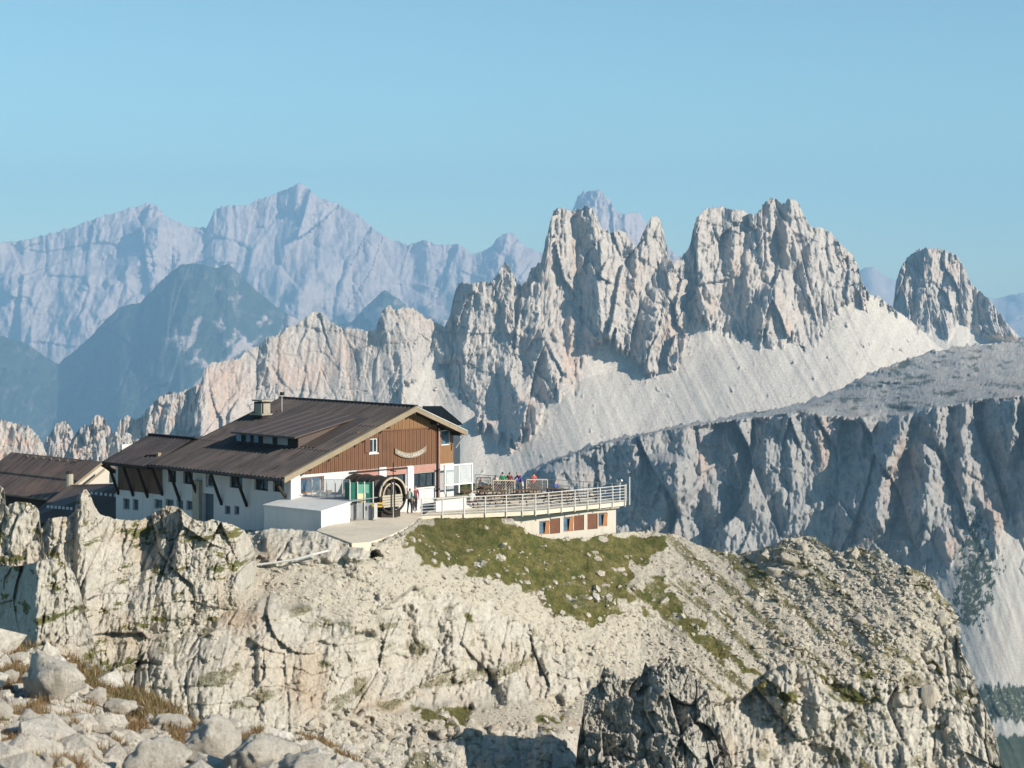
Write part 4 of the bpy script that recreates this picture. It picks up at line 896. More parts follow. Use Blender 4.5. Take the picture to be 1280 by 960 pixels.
MB().hexa([H(3.2, 3.45, dr(3.45)-.02), H(3.2, 9.2, dr(9.2)-.02), H(10.0, 9.2, dr(9.2)-.02), H(10.0, 3.45, dr(3.45)-.02)], [H(3.2, 3.45, dr(3.45)+.1), H(3.2, 9.2, dr(9.2)+.06), H(10.0, 9.2, dr(9.2)+.06), H(10.0, 3.45, dr(3.45)+.1)]).build("dormer_roof", M_flatroof, do)
for k in range(1, 6):
    pp = 3.2+k*6.8/6; MB().bar(H(pp, 3.5, dr(3.5)+.115), H(pp, 9.1, dr(9.1)+.08), .04, .04).build("seam", M_flatroof, do)
# metal flashing apron under dormer's right side
MB().hexa([H(1.9, 4.2, rz(4.2)+.12), H(1.9, 8.8, rz(8.8)+.15), H(3.46, 8.8, rz(8.8)+.15), H(3.46, 4.2, rz(4.2)+.12)], [H(1.9, 4.2, rz(4.2)+.15), H(1.9, 8.8, rz(8.8)+.19), H(3.46, 8.8, rz(8.8)+.19), H(3.46, 4.2, rz(4.2)+.15)]).build("flat_sheet", M_flatroof, hut)
# chimney
cq, cp = 8.0, 12.35
ch = MB().box(cp-.45, cp+.45, cq-.38, cq+.38, rz(cq)-.3, 7.05).build("chimney", M_dark, hut)
MB().box(cp-.50, cp-.455, cq-.30, cq+.30, 6.25, 6.95).build("cover_plate", M_chim, ch)
MB().box(cp-.42, cp+.30, cq-.43, cq-.385, 6.25, 6.95).build("cover_plate", M_chim, ch)
MB().box(cp-.58, cp+.52, cq-.50, cq+.46, 6.14, 6.24).build("collar", M_chim, ch)
MB().box(cp-.55, cp+.55, cq-.48, cq+.48, 7.1, 7.2).build("cap", M_chim, ch)
MB().tube(H(cp-.9, cq+1.0, 6.3), H(cp-.9, cq+1.0, 7.75), .03).build("mast", M_metal, hut); MB().box(cp-1.05, cp-.8, cq+.9, cq+1.1, 7.5, 7.72).build("mast_camera", M_dark, hut)

# -------- annex on the left
AQ = 3.8; AZ0 = 2.90
def ar(q): return AZ0+.43*q if q < AQ else AZ0+.43*AQ-.4*(q-AQ)
AP1 = p_at(130, 0)
annex = thing("hut_annex", "lower annex with a dark corrugated roof joined to the hut's left end", "hut", H(17, 3, -.5))
sheet(P1+.12, AP1, -.1, AQ, ar, .07, .4, .055, "roof_sheet", M_roofd, annex); sheet(P1+.12, AP1, AQ+.02, 8, ar, .07, .4, .055, "roof_sheet", M_roofd, annex)
MB().hexa([H(P1+.1, 0, ar(0)-.2), H(P1+.1, AQ, ar(AQ)-.2), H(AP1-.05, AQ, ar(AQ)-.2), H(AP1-.05, 0, ar(0)-.2)], [H(P1+.1, 0, ar(0)-.02), H(P1+.1, AQ, ar(AQ)-.02), H(AP1-.05, AQ, ar(AQ)-.02), H(AP1-.05, 0, ar(0)-.02)]).build("roof_deck", M_dark, annex)
MB().bar(H(P1, AQ, ar(AQ)+.12), H(AP1+.05, AQ, ar(AQ)+.12), .3, .08).build("ridge_cap", M_dark, annex)
MB().bar(H(AP1, -.1, ar(-.1)-.05), H(AP1, AQ, ar(AQ)-.05), .1, .26).build("barge_board", M_dark, annex)
MB().bar(H(P1+.1, -.12, ar(0)-.04), H(AP1, -.12, ar(0)-.04), .12, .14).build("gutter", M_dark, annex)
MB().box(PW+.31, PW+.5, WQ+.5, 7.5, -2.2, 4.0).build("back_wall", M_plast, annex)
t = MB().box(15.1, 15.35, 1.2, 1.45, ar(1.3), ar(1.3)+.28).build("roof_vent", M_board, annex); MB().tube(H(15.5, 1.3, ar(1.3)+.1), H(16.3, 1.0, ar(1.0)+.16), .06).build("vent_shadow", M_dark, annex)  # dark tube laid on the roof stands for the vent's cast shadow

# -------- small roof behind the gable
rear = thing("rear_shed_roof", "dark roofed shed showing behind the hut's gable at the right eave", "shed", at_px(552, 640, 156))
A_, B_, C_ = at_px(528, 507.5, 158), at_px(552, 507.5, 155), at_px(577.5, 529, 152)
D_ = C_+(A_-B_); up = Vector((0, 0, .14))
MB().hexa([A_-up, B_-up, C_-up, D_-up], [A_, B_, C_, D_]).build("roof", M_roofd, rear)
b0 = [Vector((v.x*.985-.2, v.y+.4, -.3)) for v in (A_, B_, C_, D_)]
MB().hexa(b0, [Vector((v.x*.985-.2, v.y+.4, w.z-.25)) for v, w in zip((A_, B_, C_, D_), (A_, B_, C_, D_))]).build("wall", M_plast, rear)

# -------- entrance tunnel
bp1 = -3.0; bq = q_at(490, bp1); bY = yw(bp1, bq); bz = z_at(619, bY); BR = 1.13
tun = thing("barrel_tunnel", "black barrel-shaped entrance tunnel with a round pale-rimmed mouth", "tunnel", H(bp1, bq, bz-BR))
def arc(r, a): return (bq+r*math.cos(a), bz+r*math.sin(a))
n = 44
for k in range(n):                                             # staves
    a0, a1 = -.45+(math.pi+.9)*k/n, -.45+(math.pi+.9)*(k+.93)/n
    c = [arc(BR, a0), arc(BR, a1), arc(BR-.08, a1), arc(BR-.08, a0)]
    MB().hexa([H(bp1, *x) for x in c], [H(FP-.15, *x) for x in c]).build("stave", M_barrel, tun)
def ring(r0, r1, p0, p1, a0, a1, name, mat, n=22):
    mb = MB()
    for k in range(n):
        x, y = a0+(a1-a0)*k/n, a0+(a1-a0)*(k+1)/n
        c = [arc(r0, x), arc(r0, y), arc(r1, y), arc(r1, x)]; mb.hexa([H(p0, *v) for v in c], [H(p1, *v) for v in c])
    return mb.build(name, mat, tun)
ring(BR+.04, BR-.07, bp1-.12, bp1-.01, 0, math.pi, "rim_arc", M_latt); ring(BR+.04, BR-.07, bp1-.12, bp1-.01, math.pi, 2*math.pi, "lower_rim", M_dark)
ring(.80, .72, bp1-.06, bp1+.03, 0, math.pi, "inner_arc", M_latt); ring(BR+.06, BR, -.5, -.4, 0, math.pi, "hoop", M_dark); ring(BR+.06, BR, -1.7, -1.6, 0, math.pi, "hoop", M_dark)
for k in range(5): MB().box(bp1-.05, bp1+.02, bq-.85, bq+.85, bz-.1-k*.16, bz+.03-k*.16).build("mouth_board", M_stone, tun)
MB().box(bp1+.5, bp1+.55, bq-1.0, bq+1.0, bz-1.0, bz+1.0).build("inner_door", M_barrel, tun)
for dq in (-.12, .14): MB().box(bp1-.10, bp1-.04, bq+dq-.04, bq+dq+.04, bz-1.0, bz+.95).build("door_post", M_dark, tun)
MB().box(bp1+.1, FP-.2, bq-.8, bq+.8, bz-BR-.3, bz-BR+.10).build("floor", M_dark, tun)

# -------- things on the facade
sg = thing("curved_name_board", "smile-shaped pale carved wooden name board hung on the larch gable", "sign", H(FP, q_at(511, FP), 4))
qa, qb = q_at(492, FP), q_at(531, FP); qc = (qa+qb)/2; hwid = (qb-qa)/2; zc_ = z_at(572.5, yw(FP, qc)); sagr = .42
def arcz(t): return zc_+sagr*t*t*.95
mb = MB()
for k in range(16):
    t0, t1 = -1+k/8, -1+(k+1)/8
    mb.hexa([H(FP-.16, qc+t0*hwid, arcz(t0)), H(FP-.16, qc+t1*hwid, arcz(t1)), H(FP-.09, qc+t1*hwid, arcz(t1)), H(FP-.09, qc+t0*hwid, arcz(t0))], [H(FP-.16, qc+t0*hwid, arcz(t0)+.36), H(FP-.16, qc+t1*hwid, arcz(t1)+.36), H(FP-.09, qc+t1*hwid, arcz(t1)+.36), H(FP-.09, qc+t0*hwid, arcz(t0)+.36)])
mb.build("board", M_board, sg)
txt = "RIFUGIO LAGAZUOI"
for i, chh in enumerate(txt):
    if chh == ' ': continue
    t = -.86+1.72*(i+.5)/len(txt); fc = bpy.data.curves.new("letter", 'FONT'); fc.body = chh; fc.size = .27; fc.extrude = .01; fc.align_x = 'CENTER'; fc.materials.append(M_white)
    lo = bpy.data.objects.new("letter", fc); col.objects.link(lo); bpy.context.view_layer.update()
    lm = bpy.data.meshes.new_from_object(lo.evaluated_get(bpy.context.evaluated_depsgraph_get())); bpy.data.objects.remove(lo)
    lo = bpy.data.objects.new("letter", lm); col.objects.link(lo); lo.parent = sg
    lo.location = H(FP-.175, qc+t*hwid, arcz(t)+.09)-sg.location; lo.rotation_euler = (R(90), -math.atan(2*sagr*t*.95/hwid)*1., R(45))
    lo.rotation_mode = 'XYZ'
pole = thing("weather_pole", "thin dark pole with a crossbar rising in front of the tunnel mouth", "pole", H(bp1-.9, q_at(491.5, bp1-.9), 0))
pq = q_at(491.5, bp1-.9); MB().tube(H(bp1-.9, pq, .2), H(bp1-.9, pq, 2.75), .024).build("lower_pole", M_metal, pole); MB().tube(H(bp1-.9, pq, 2.75), H(bp1-.9, pq, 4.0), .028).build("upper_pole", M_dark, pole)
MB().bar(H(bp1-1.15, pq, 3.45), H(bp1-.65, pq, 3.45), .06).build("crossbar", M_dark, pole)

# -------- white box in front
wb = thing("white_shed", "low white flat-topped shed beside the path with one sunlit end", "shed", at_px(402, 660, 127))
a0 = at_px(401.5, 639, 127); e1 = Vector((-C45, C45, 0)); e2 = Vector((C45, C45, 0)); zt = a0.z
bs = [a0, a0+e1*5.6, a0+e1*5.6+e2*2.3, a0+e2*2.3]
MB().hexa([Vector((v.x, v.y, -.4)) for v in bs], [Vector((bs[0].x, bs[0].y, zt-.07)), Vector((bs[1].x, bs[1].y, zt-.12)), Vector((bs[2].x, bs[2].y, zt+.27)), Vector((bs[3].x, bs[3].y, zt+.32))]).build("body", M_white, wb)
n1 = Vector((-C45, -C45, 0))*.06; n2 = Vector((C45, -C45, 0))*.06; bs = [bs[0]+n1+n2, bs[1]+n1-n2, bs[2]-n1-n2, bs[3]-n1+n2]; dzs = (0, -.05, .34, .39)
MB().hexa([Vector((v.x, v.y, zt-.06+d)) for v, d in zip(bs, dzs)], [Vector((v.x, v.y, zt+.03+d)) for v, d in zip(bs, dzs)]).build("roof", M_white, wb)
MB().hexa([Vector((v.x, v.y, zt+.0+d)) for v, d in zip([bs[3], bs[2], bs[2]+e2*2.2, bs[3]+e2*2.2], (.39, .34, .5, .5))], [Vector((v.x, v.y, zt+.03+d)) for v, d in zip([bs[3], bs[2], bs[2]+e2*2.2, bs[3]+e2*2.2], (.40, .35, .5, .5))]).build("rear_slab", M_grey, wb)
# terrace block between shed and facade
tb = thing("upper_terrace_block", "grey raised terrace in front of the hut's left window", "terrace", H(-1, 5, 0))
MB().box(-2.4, FP-.02, 2.0, bq-1.35, -.4, 1.22).build("slab", M_conc, tb)
# glass rail
gr = thing("glass_windbreak", "clear glass windbreak on thin posts above the white shed", "railing", at_px(400, 622, 130.5))
gp = [(372, 133.0), (381, 132.5), (390, 132), (400, 131.5), (408.6, 131.1), (419, 130.7), (428, 130.4), (437, 130.2)]
for px, Y in gp: MB().tube(at_px(px, 622.5, Y), at_px(px, 599.8, Y), .035).build("post", M_metal, gr)
for (a, Ya), (b, Yb) in zip(gp[:-1], gp[1:]):
    MB().hexa([at_px(a+.7, 620, Ya), at_px(b-.7, 620, Yb), at_px(b-.7, 620, Yb+.02), at_px(a+.7, 620, Ya+.02)], [at_px(a+.7, 600.6, Ya), at_px(b-.7, 600.6, Yb), at_px(b-.7, 600.6, Yb+.02), at_px(a+.7, 600.6, Ya+.02)]).build("glass_panel", M_clear, gr)
MB().bar(at_px(372, 599.8, 133), at_px(437, 599.8, 130.2), .04).build("top_rail", M_metal, gr)
# covered heap, table and chairs
hp = rock_geo(201, 3, .2); hp.materials.append(M_cloth); o = bpy.data.objects.new("covered_heap", hp); col.objects.link(o); o.location = at_px(399, 619.5, 133.0)+Vector((0, 0, -.0)); o.scale = (.75, .6, .42)
tag(o, "grey tarpaulin heap under the hut's left window", "tarpaulin")
def cafe_table(x, y, z):
    t = thing("cafe_table", "small dark cafe table on the terrace beside the tunnel", "table", (x, y, z))
    MB().tube((x, y, z+.70), (x, y, z+.74), .36, 14).build("tabletop", M_dark, t); MB().tube((x, y, z), (x, y, z+.70), .03).build("pedestal", M_metal, t); MB().tube((x, y, z), (x, y, z+.03), .22, 10).build("foot", M_dark, t)
def cafe_chair(x, y, z, rot, lb):
    t = thing("cafe_chair", lb, "chair", (x, y, z), "metal chairs at the cafe table")
    for a in (-1, 1):
        for b in (-1, 1): MB().tube((x+a*.19, y+b*.19, z), (x+a*.19, y+b*.19, z+.44+(b > 0)*.44), .014, 6).build("leg", M_dark, t)
    MB().hexa([(x-.2, y-.2, z+.44), (x+.2, y-.2, z+.44), (x+.2, y+.2, z+.44), (x-.2, y+.2, z+.44)], [(x-.2, y-.2, z+.47), (x+.2, y-.2, z+.47), (x+.2, y+.2, z+.47), (x-.2, y+.2, z+.47)]).build("seat", M_latt, t)
    MB().hexa([(x-.2, y+.18, z+.62), (x+.2, y+.18, z+.62), (x+.2, y+.2, z+.62), (x-.2, y+.2, z+.62)], [(x-.2, y+.18, z+.88), (x+.2, y+.18, z+.88), (x+.2, y+.2, z+.88), (x-.2, y+.2, z+.88)]).build("backrest", M_latt, t)
    t.rotation_euler = (0, 0, rot)
v = at_px(422, 627, 132.3); cafe_table(v.x, v.y, 1.23); cafe_chair(v.x-.6, v.y+.1, 1.23, 0, "metal chair left of the small cafe table"); cafe_chair(v.x+.5, v.y+.35, 1.23, 0, "metal chair right of the small cafe table")

# -------- information board with glass screen
ib = thing("information_board", "map board in green glass screen above a grey cabinet by the path", "sign board", at_px(452, 648, 130))
Yb = 129.6
def slab(px0, py0, px1, py1, Ya, Yc, t=.05):
    a, b = at_px(px0, py1, Ya), at_px(px1, py1, Yc); c, d = at_px(px1, py0, Yc), at_px(px0, py0, Ya); n = Vector((0, t, 0))
    return MB().hexa([a, b, b+n, a+n], [d, c, c+n, d+n])
slab(438, 603, 447, 628, 129.4, 129.6).build("glass_screen", M_green, ib); slab(446.4, 605.5, 461, 616.5, 129.55, 129.8).build("map_top", M_mapg, ib); slab(446.4, 616.8, 457, 628, 129.55, 129.75).build("map_bottom", M_mapb, ib)
slab(447.2, 603, 466, 628, 129.8, 130.0).build("glass_screen", M_green, ib); slab(431, 603, 437, 627, 129.6, 129.4).build("glass_screen", M_green, ib)
for px, Y in ((437.4, 129.3), (446.8, 129.5), (466.4, 129.9), (455.5, 129.7)): MB().tube(at_px(px, 648, Y), at_px(px, 602, Y), .04).build("post", M_metal, ib)
slab(438, 628.5, 466, 650, 129.5, 129.9, .7).build("cabinet", M_grey, ib); slab(446, 629, 446.8, 649, 129.42, 129.44, .03).build("cabinet_joint", M_dark, ib)
wp = thing("white_post_with_yellow_boards", "white post carrying yellow direction boards next to the grey cabinet", "signpost", at_px(469, 648, 129.6))
slab(467.6, 629, 471.4, 649, 129.6, 129.6, .2).build("post", M_white, wp); slab(464.5, 628.8, 467.4, 633.5, 129.5, 129.5, .04).build("yellow_board", M_yel, wp); slab(471.6, 628.2, 481, 630.4, 129.7, 130.4, .04).build("yellow_board", M_yel, wp); slab(471.6, 632, 478, 634, 129.7, 130.4, .04).build("yellow_board", M_yel, wp)

# -------- path and kerb stones
pp = [(398, 662.5, 125.6), (428, 653, 129), (468, 649, 131), (485, 645, 134.5), (500, 641.5, 137.6), (528, 641, 139.5), (526, 647, 135.5), (519, 653, 131), (508, 661, 126), (498, 666, 123.5), (482, 673, 121), (462, 679, 118.7), (440, 680.5, 118.2), (415, 671, 121), (396, 665, 123.5)]
mb = MB(); P3 = [at_px(*t)+Vector((0, 0, .07)) for t in pp]; mb.quad(*P3)
po = mb.build("path", M_conc); bm = bmesh.new(); bm.from_mesh(po.data); bmesh.ops.triangulate(bm, faces=bm.faces); r_ = bmesh.ops.extrude_face_region(bm, geom=bm.faces[:])
for v in [g for g in r_['geom'] if isinstance(g, bmesh.types.BMVert)]: v.co.z -= .5
bmesh.ops.recalc_face_normals(bm, faces=bm.faces); bm.to_mesh(po.data); bm.free(); tag(po, kind='structure')

mb = MB(); mb.quad(at_px(484, 645.3, 134.4), at_px(468, 640, 138.6), at_px(500, 625, 146), at_px(560, 624, 147), at_px(545, 642, 138.5), at_px(528, 641.3, 139.2))
fo = mb.build("forecourt", M_conc); fo.location.z = .02; tag(fo, kind='structure')
kb = thing("kerb_of_white_stones", "row of rough white stones edging the path above the grass", "kerb", at_px(505, 664, 125))
kme = [rock_geo(300+k, 2) for k in range(4)]
for me in kme: set_mask(me); me.materials.append(M_near)
kpts = [(526, 650.5, 133.4), (521, 655, 130.4), (510, 663, 125.8), (500, 668.5, 123.2), (484, 676, 120.6), (462, 682, 118.4)]
kk = 0
for (a, b, c), (d, e, f) in zip(kpts[:-1], kpts[1:]):
    A, B = at_px(a, b, c), at_px(d, e, f); n = max(2, int((B-A).length/.62))
    for i in range(n):
        o = bpy.data.objects.new("stone", kme[kk % 4]); col.objects.link(o); o.parent = kb; o.location = A.lerp(B, i/n)-kb.location+Vector((random.uniform(-.1, .1), random.uniform(-.1, .1), .02)); o.scale = (random.uniform(.18, .36), random.uniform(.18, .3), random.uniform(.16, .32)); o.rotation_euler = (0, 0, random.uniform(0, 6)); kk += 1

# -------- terrace with its base building
nearE = [Vector((x, y, 0)) for x, y in ((-5.9, 136.0), (-3.17, 137.1), (1.56, 139.2), (7.9, 144.9))]
farE = [Vector((8.0, 145.6, 0)), Vector((-2.7, 152.9, 0))]
poly = nearE+farE+[Vector((-4.4, 142.2, 0)), Vector((-5.4, 140.2, 0))]
tr = thing("sun_terrace", "long concrete sun terrace ending in a point over the grass slope", "terrace", (1, 143, 0))
MB().hexa([v+Vector((0, 0, -.22)) for v in poly], [v+Vector((0, 0, .05)) for v in poly]).build("deck", M_conc, tr)
def lerp2(px): return None
def near_pt(px):
    s = (px-640)/F
    for a, b in zip(nearE[:-1], nearE[1:]):
        d = b-a; t = (a.x-s*a.y)/(s*d.y-d.x)
        if -.02 <= t <= 1.02: return a+d*t
    return nearE[-1] if px > 700 else nearE[0]
rl = thing("terrace_railing", "white metal railing with many bars along the terrace's near edge", "railing", (1, 139, 0))
pps = [527, 553, 580, 606.5, 632.7, 653, 669.3, 685.6, 702, 718.4, 734.4, 750, 765.7, 781]
PT = [near_pt(x) for x in pps]
for v in PT: MB().bar(v+Vector((0, -.06, -.28)), v+Vector((0, -.06, 1.2)), .07).build("post", M_metal, rl)
for a, b in zip(PT[:-1], PT[1:]):
    for z in (1.2, .98, .78, .58, .38, .18): MB().bar(a+Vector((0, -.06, z)), b+Vector((0, -.06, z)), .05 if z > 1 else .032).build("bar", M_metal, rl)
fr_ = thing("far_terrace_railing", "thin grey railing along the terrace's far edge behind the guests", "railing", (3, 149, 0))
FA, FB_ = farE; nn = 11
for k in range(nn+1):
    v = FA.lerp(FB_, k/nn); MB().bar(v+Vector((0, 0, .05)), v+Vector((0, 0, 1.2)), .05).build("post", M_metal, fr_)
for z in (1.2, .8, .45): MB().bar(FA+Vector((0, 0, z)), FB_+Vector((0, 0, z)), .04).build("bar", M_metal, fr_)
v = PT[-1]; MB().bar(v+Vector((0, 0, 1.2)), FA+Vector((0, 0, 1.2)), .05).build("bar", M_metal, fr_)
# base building: plane under the near edge
bb = thing("terrace_base_building", "cream base building under the terrace with three shuttered window pairs", "building", (4, 142, -2))
W0 = at_px(656, 650, 139.9); W1 = at_px(770, 650, 144.75); W0.z = W1.z = 0; wd_ = (W1-W0); wl_ = wd_.length; wd_.normalize(); wn = Vector((-wd_.y, wd_.x, 0))
def BBF(p, q, z): return W0+wd_*q+wn*p+Vector((0, 0, z))
def bq_at(px): s = (px-640)/F; return (s*W0.y-W0.x)/(wd_.x-s*wd_.y)
holes = []
for kind_, x0, x1, y0, y1 in (('w', 674, 686.5, 651, 668), ('s', 687.3, 700, 648, 667), ('w', 704.3, 716.5, 646, 664.5), ('s', 717.5, 730, 644, 663), ('s', 734.3, 747, 642, 661.5), ('w', 748, 759, 640.8, 658)):
    q0_, q1_ = bq_at(x0), bq_at(x1); Y = W0.y+wd_.y*(q0_+q1_)/2; holes.append((kind_, q0_, q1_, z_at(y1, Y), z_at(y0, Y)))
mb = MB(); cuts = [0]
z0w, z1w = -4.2, -.23
cur = 0.0; mb.box(0, .3, -2.2, -.001, z0w, z1w, BBF)
zb, ztp = min(h[3] for h in holes), max(h[4] for h in holes)
for kd, a, b, z0, z1 in holes:
    if a > cur+.005: mb.box(0, .3, cur, a, z0w, z1w, BBF)
    mb.box(0, .3, a, b, z0w, z0, BBF); mb.box(0, .3, a, b, z1, z1w, BBF); cur = b
mb.box(0, .3, cur, wl_, z0w, z1w, BBF); mb.build("front_wall", M_cream, bb)
MB().box(.31, 8, .0, wl_, z0w, -3.6, BBF).build("floor", M_conc, bb)
MB().hexa([BBF(.3, wl_-.3, z0w), BBF(.3, wl_, z0w), BBF(1.0, wl_-.1, z0w), BBF(1.0, wl_-.6, z0w)], [BBF(.3, wl_-.3, z1w), BBF(.3, wl_, z1w), BBF(1.0, wl_-.1, z1w), BBF(1.0, wl_-.6, z1w)]).build("end_wall", M_cream, bb)
for kd, a, b, z0, z1 in holes:
    if kd == 's':
        s = MB().box(.06, .12, a+.03, b-.03, z0+.03, z1-.03, BBF).build("shutter", M_shut, bb)
        for k in range(7): MB().box(.045, .058, a+.08, b-.08, z0+.1+(z1-z0-.2)*k/7, z0+.1+(z1-z0-.2)*(k+.6)/7, BBF).build("slat", M_shut, s)
    else:
        f = MB(); w_ = .06
        for q0_, q1_, zz0, zz1 in ((a, a+w_, z0, z1), (b-w_, b, z0, z1), (a+w_, b-w_, z0, z0+w_), (a+w_, b-w_, z1-w_, z1)): f.box(.05, .14, q0_, q1_, zz0, zz1, BBF)
        f = f.build("window", M_frame, bb); MB().box(.12, .13, a+w_, b-w_, z0+w_, z1-w_, BBF).build("pane", M_glassb, f)
        sgn = b-w_ if a < 6 else a+w_
        MB().hexa([BBF(.04, b-.36, z0+.08), BBF(.04, b-.02, z0+.03), BBF(.07, b-.02, z0+.03), BBF(.07, b-.36, z0+.08)], [BBF(-.10, b-.36, z1-.06), BBF(-.10, b-.02, z1-.06), BBF(-.06, b-.02, z1-.06), BBF(-.06, b-.36, z1-.06)]).build("open_sash", M_frame, f)
# ledge stones under the deck
MB().box(-.25, .0, .6, wl_+.1, -.36, -.235, BBF).build("ledge", M_stone, bb)

# glass wind screen with white frame
ws = thing("white_framed_windscreen", "white framed glass windscreen at the hut's right corner", "windscreen", H(0, 16, 1))
qa, qb = q_at(556, 0), q_at(590, 0); zt, zb = z_at(580.8, yw(0, (qa+qb)/2)), z_at(605, yw(0, (qa+qb)/2))
for q in (qa, q_at(573.5, 0), qb): MB().box(-.04, .04, q-.05, q+.05, zb-.6, zt-.055).build("post", M_white, ws)
for z in (zt, zb): MB().box(-.045, .045, qa-.06, qb+.06, z-.05, z+.05).build("rail", M_white, ws)
MB().box(-.01, .01, qa+.06, qb-.06, zb+.06, zt-.06).build("glass_pane", M_clear, ws)
pw = thing("low_white_wall", "low white wall with a planter ledge below the windscreen", "wall", H(-.3, 14.5, 0))
MB().box(-.35, -.12, q_at(545, -.35), q_at(590, -.35), 0, .85).build("wall", M_plast, pw); MB().box(-.5, -.05, q_at(545, -.35)-.05, q_at(590, -.35)+.05, .853, .93).build("coping", M_stone, pw)

# lattice screens
def lattice(px0, px1, py0, py1, Ya, Yb_, lb):
    t = thing("lattice_screen", lb, "screen", at_px((px0+px1)/2, py1, (Ya+Yb_)/2), "wooden lattice screens on the terrace")
    A, B, C, D = at_px(px0, py1, Ya), at_px(px1, py1, Yb_), at_px(px1, py0, Yb_), at_px(px0, py0, Ya)
    for a, b in ((A, B), (D, C), (A, D), (B, C)): MB().bar(a, b, .07).build("frame_bar", M_latt, t)
    n = int((B-A).length/.2); hgt = D.z-A.z; L = (B-A).length; dx = (B-A)/L
    for k in range(-int(hgt/.2), n+1):
        x0 = k*.2; x1 = x0+hgt; s0, s1 = max(x0, 0), min(x1, L)
        if s1-s0 > .08: MB().bar(A+dx*s0+Vector((0, .03, s0-x0)), A+dx*s1+Vector((0, .03, s1-x0)), .045, .02).build("slat", M_latt, t)
lattice(616, 643, 600.5, 621, 145.6, 146.6, "tall lattice screen on the terrace with three guests behind it")
lattice(658, 684, 599.5, 615, 146.8, 147.6, "lattice screen right of the guest in purple")
lattice(596, 614, 597, 610, 150.5, 150.0, "farther lattice screen behind a dark bench, left of the other two")
# picnic tables
def picnic(x, y, rot):
    t = thing("picnic_table", "dark brown picnic table with benches on the sun terrace", "table", (x, y, .05), "picnic tables on the sun terrace")
    def bx(x0, x1, y0, y1, z0, z1, nm):
        MB().hexa([(x+x0, y+y0, .05+z0), (x+x1, y+y0, .05+z0), (x+x1, y+y1, .05+z0), (x+x0, y+y1, .05+z0)], [(x+x0, y+y0, .05+z1), (x+x1, y+y0, .05+z1), (x+x1, y+y1, .05+z1), (x+x0, y+y1, .05+z1)]).build(nm, M_brownt, t)
    for k in range(4): bx(-.9, .9, -.38+k*.19, -.21+k*.19, .71, .75, "tabletop_board")
    for s in (-1, 1): bx(-.9, .9, s*.72-.13, s*.72+.13, .42, .46, "bench")
    for s in (-.65, .65):
        for e in (-1, 1): MB().bar((x+s, y+e*.6, .05), (x+s, y+e*.25, .76), .07).build("leg", M_brownt, t)
        bx(s-.03, s+.03, -.75, .75, .36, .42, "crossbeam")
    t.rotation_euler = (0, 0, rot); return t
p0 = picnic(-1.2, 145, .35)
p0["label"] = "brown picnic table just in front of the tall lattice screen"
for x, y, r, lb in ((1.0, 146, .35, "brown picnic table in front of the right lattice screen"), (.2, 142.6, .45, "brown picnic table by the near railing, middle of the terrace"), (3.0, 143.2, .5, "brown picnic table by the near railing where the base building starts"),
                (-1.9, 141.6, .4, "brown picnic table nearest the low white wall"), (3.2, 146.4, -.5, "brown picnic table by the far rail next to the guest in dark blue"), (-1.5, 148.6, .4, "brown picnic table by the far rail behind the tall lattice screen"),
                (5.0, 144.5, .5, "brown picnic table closest to the terrace's pointed end"), (-2.8, 145.8, .3, "brown picnic table left of the tall lattice screen"), (1.2, 148.8, -.5, "brown picnic table behind the right lattice screen")):
    c = copy_tree(p0); c.location = (x, y, .05); c.rotation_euler = (0, 0, r); c["label"] = lb
# telescope and end pole
ts = thing("viewing_telescope", "white coin telescope on a post near the terrace tip", "telescope", at_px(774.5, 618, 145.0))
v = at_px(774.5, 618, 144.9); v.z = .05; MB().tube(v, v+Vector((0, 0, 1.25)), .06).build("post", M_white, ts); MB().tube(v+Vector((-.12, .1, 1.32)), v+Vector((.16, -.1, 1.5)), .09, 10).build("tube", M_white, ts); MB().tube(v+Vector((0, 0, 1.22)), v+Vector((0, 0, 1.34)), .1).build("head", M_grey, ts)
ep = thing("terrace_end_pole", "thin pale pole at the very tip of the terrace", "pole", (8.2, 145.2, 0)); MB().tube((8.2, 145.2, -.2), (8.2, 145.2, 1.75), .05).build("shaft", M_metal, ep)

# -------- lower lodge at the left
lg = thing("lower_lodge", "brown roofed lower lodge left of the annex with a stubby chimney", "hut", at_px(70, 640, 158))
RR = at_px(128, 578.6, 159); RL = at_px(40, 569.5, 165.6); RL.z = RR.z
def LG(a, r, z):  # a along ridge from right end, r down-slope toward viewer
    return RR+(RL-RR).normalized()*a+Vector((-C45, -C45, 0))*r+Vector((0, 0, z))
LL = (RL-RR).length+3; sl_ = .62
def lg_slab(a0, a1, r0, r1, dz, t, nm, mat, k=sl_): return MB().hexa([LG(a0, r0, -k*r0+dz-t), LG(a1, r0, -k*r0+dz-t), LG(a1, r1, -k*r1+dz-t), LG(a0, r1, -k*r1+dz-t)], [LG(a0, r0, -k*r0+dz), LG(a1, r0, -k*r0+dz), LG(a1, r1, -k*r1+dz), LG(a0, r1, -k*r1+dz)]).build(nm, mat, lg)
lg_slab(0, LL, 0, 2.1, .1, .12, "upper_roof_slope", M_lodge); lg_slab(.0, LL, 2.1, 4.1, -.02, .12, "lower_roof_slope", M_lodge)
for k in range(14): lg_slab(.3+k*.8, .34+k*.8, 0.05, 2.05, .13, .03, "roof_seam", M_flatroof); lg_slab(.3+k*.8, .34+k*.8, 2.15, 4.05, .01, .03, "roof_seam", M_flatroof)
lg_slab(-.14, -.02, 0, 4.3, .16, .22, "barge_board", M_board); lg_slab(-.6, -.5, .2, 3.2, -.25, .18, "lower_barge_board", M_board)
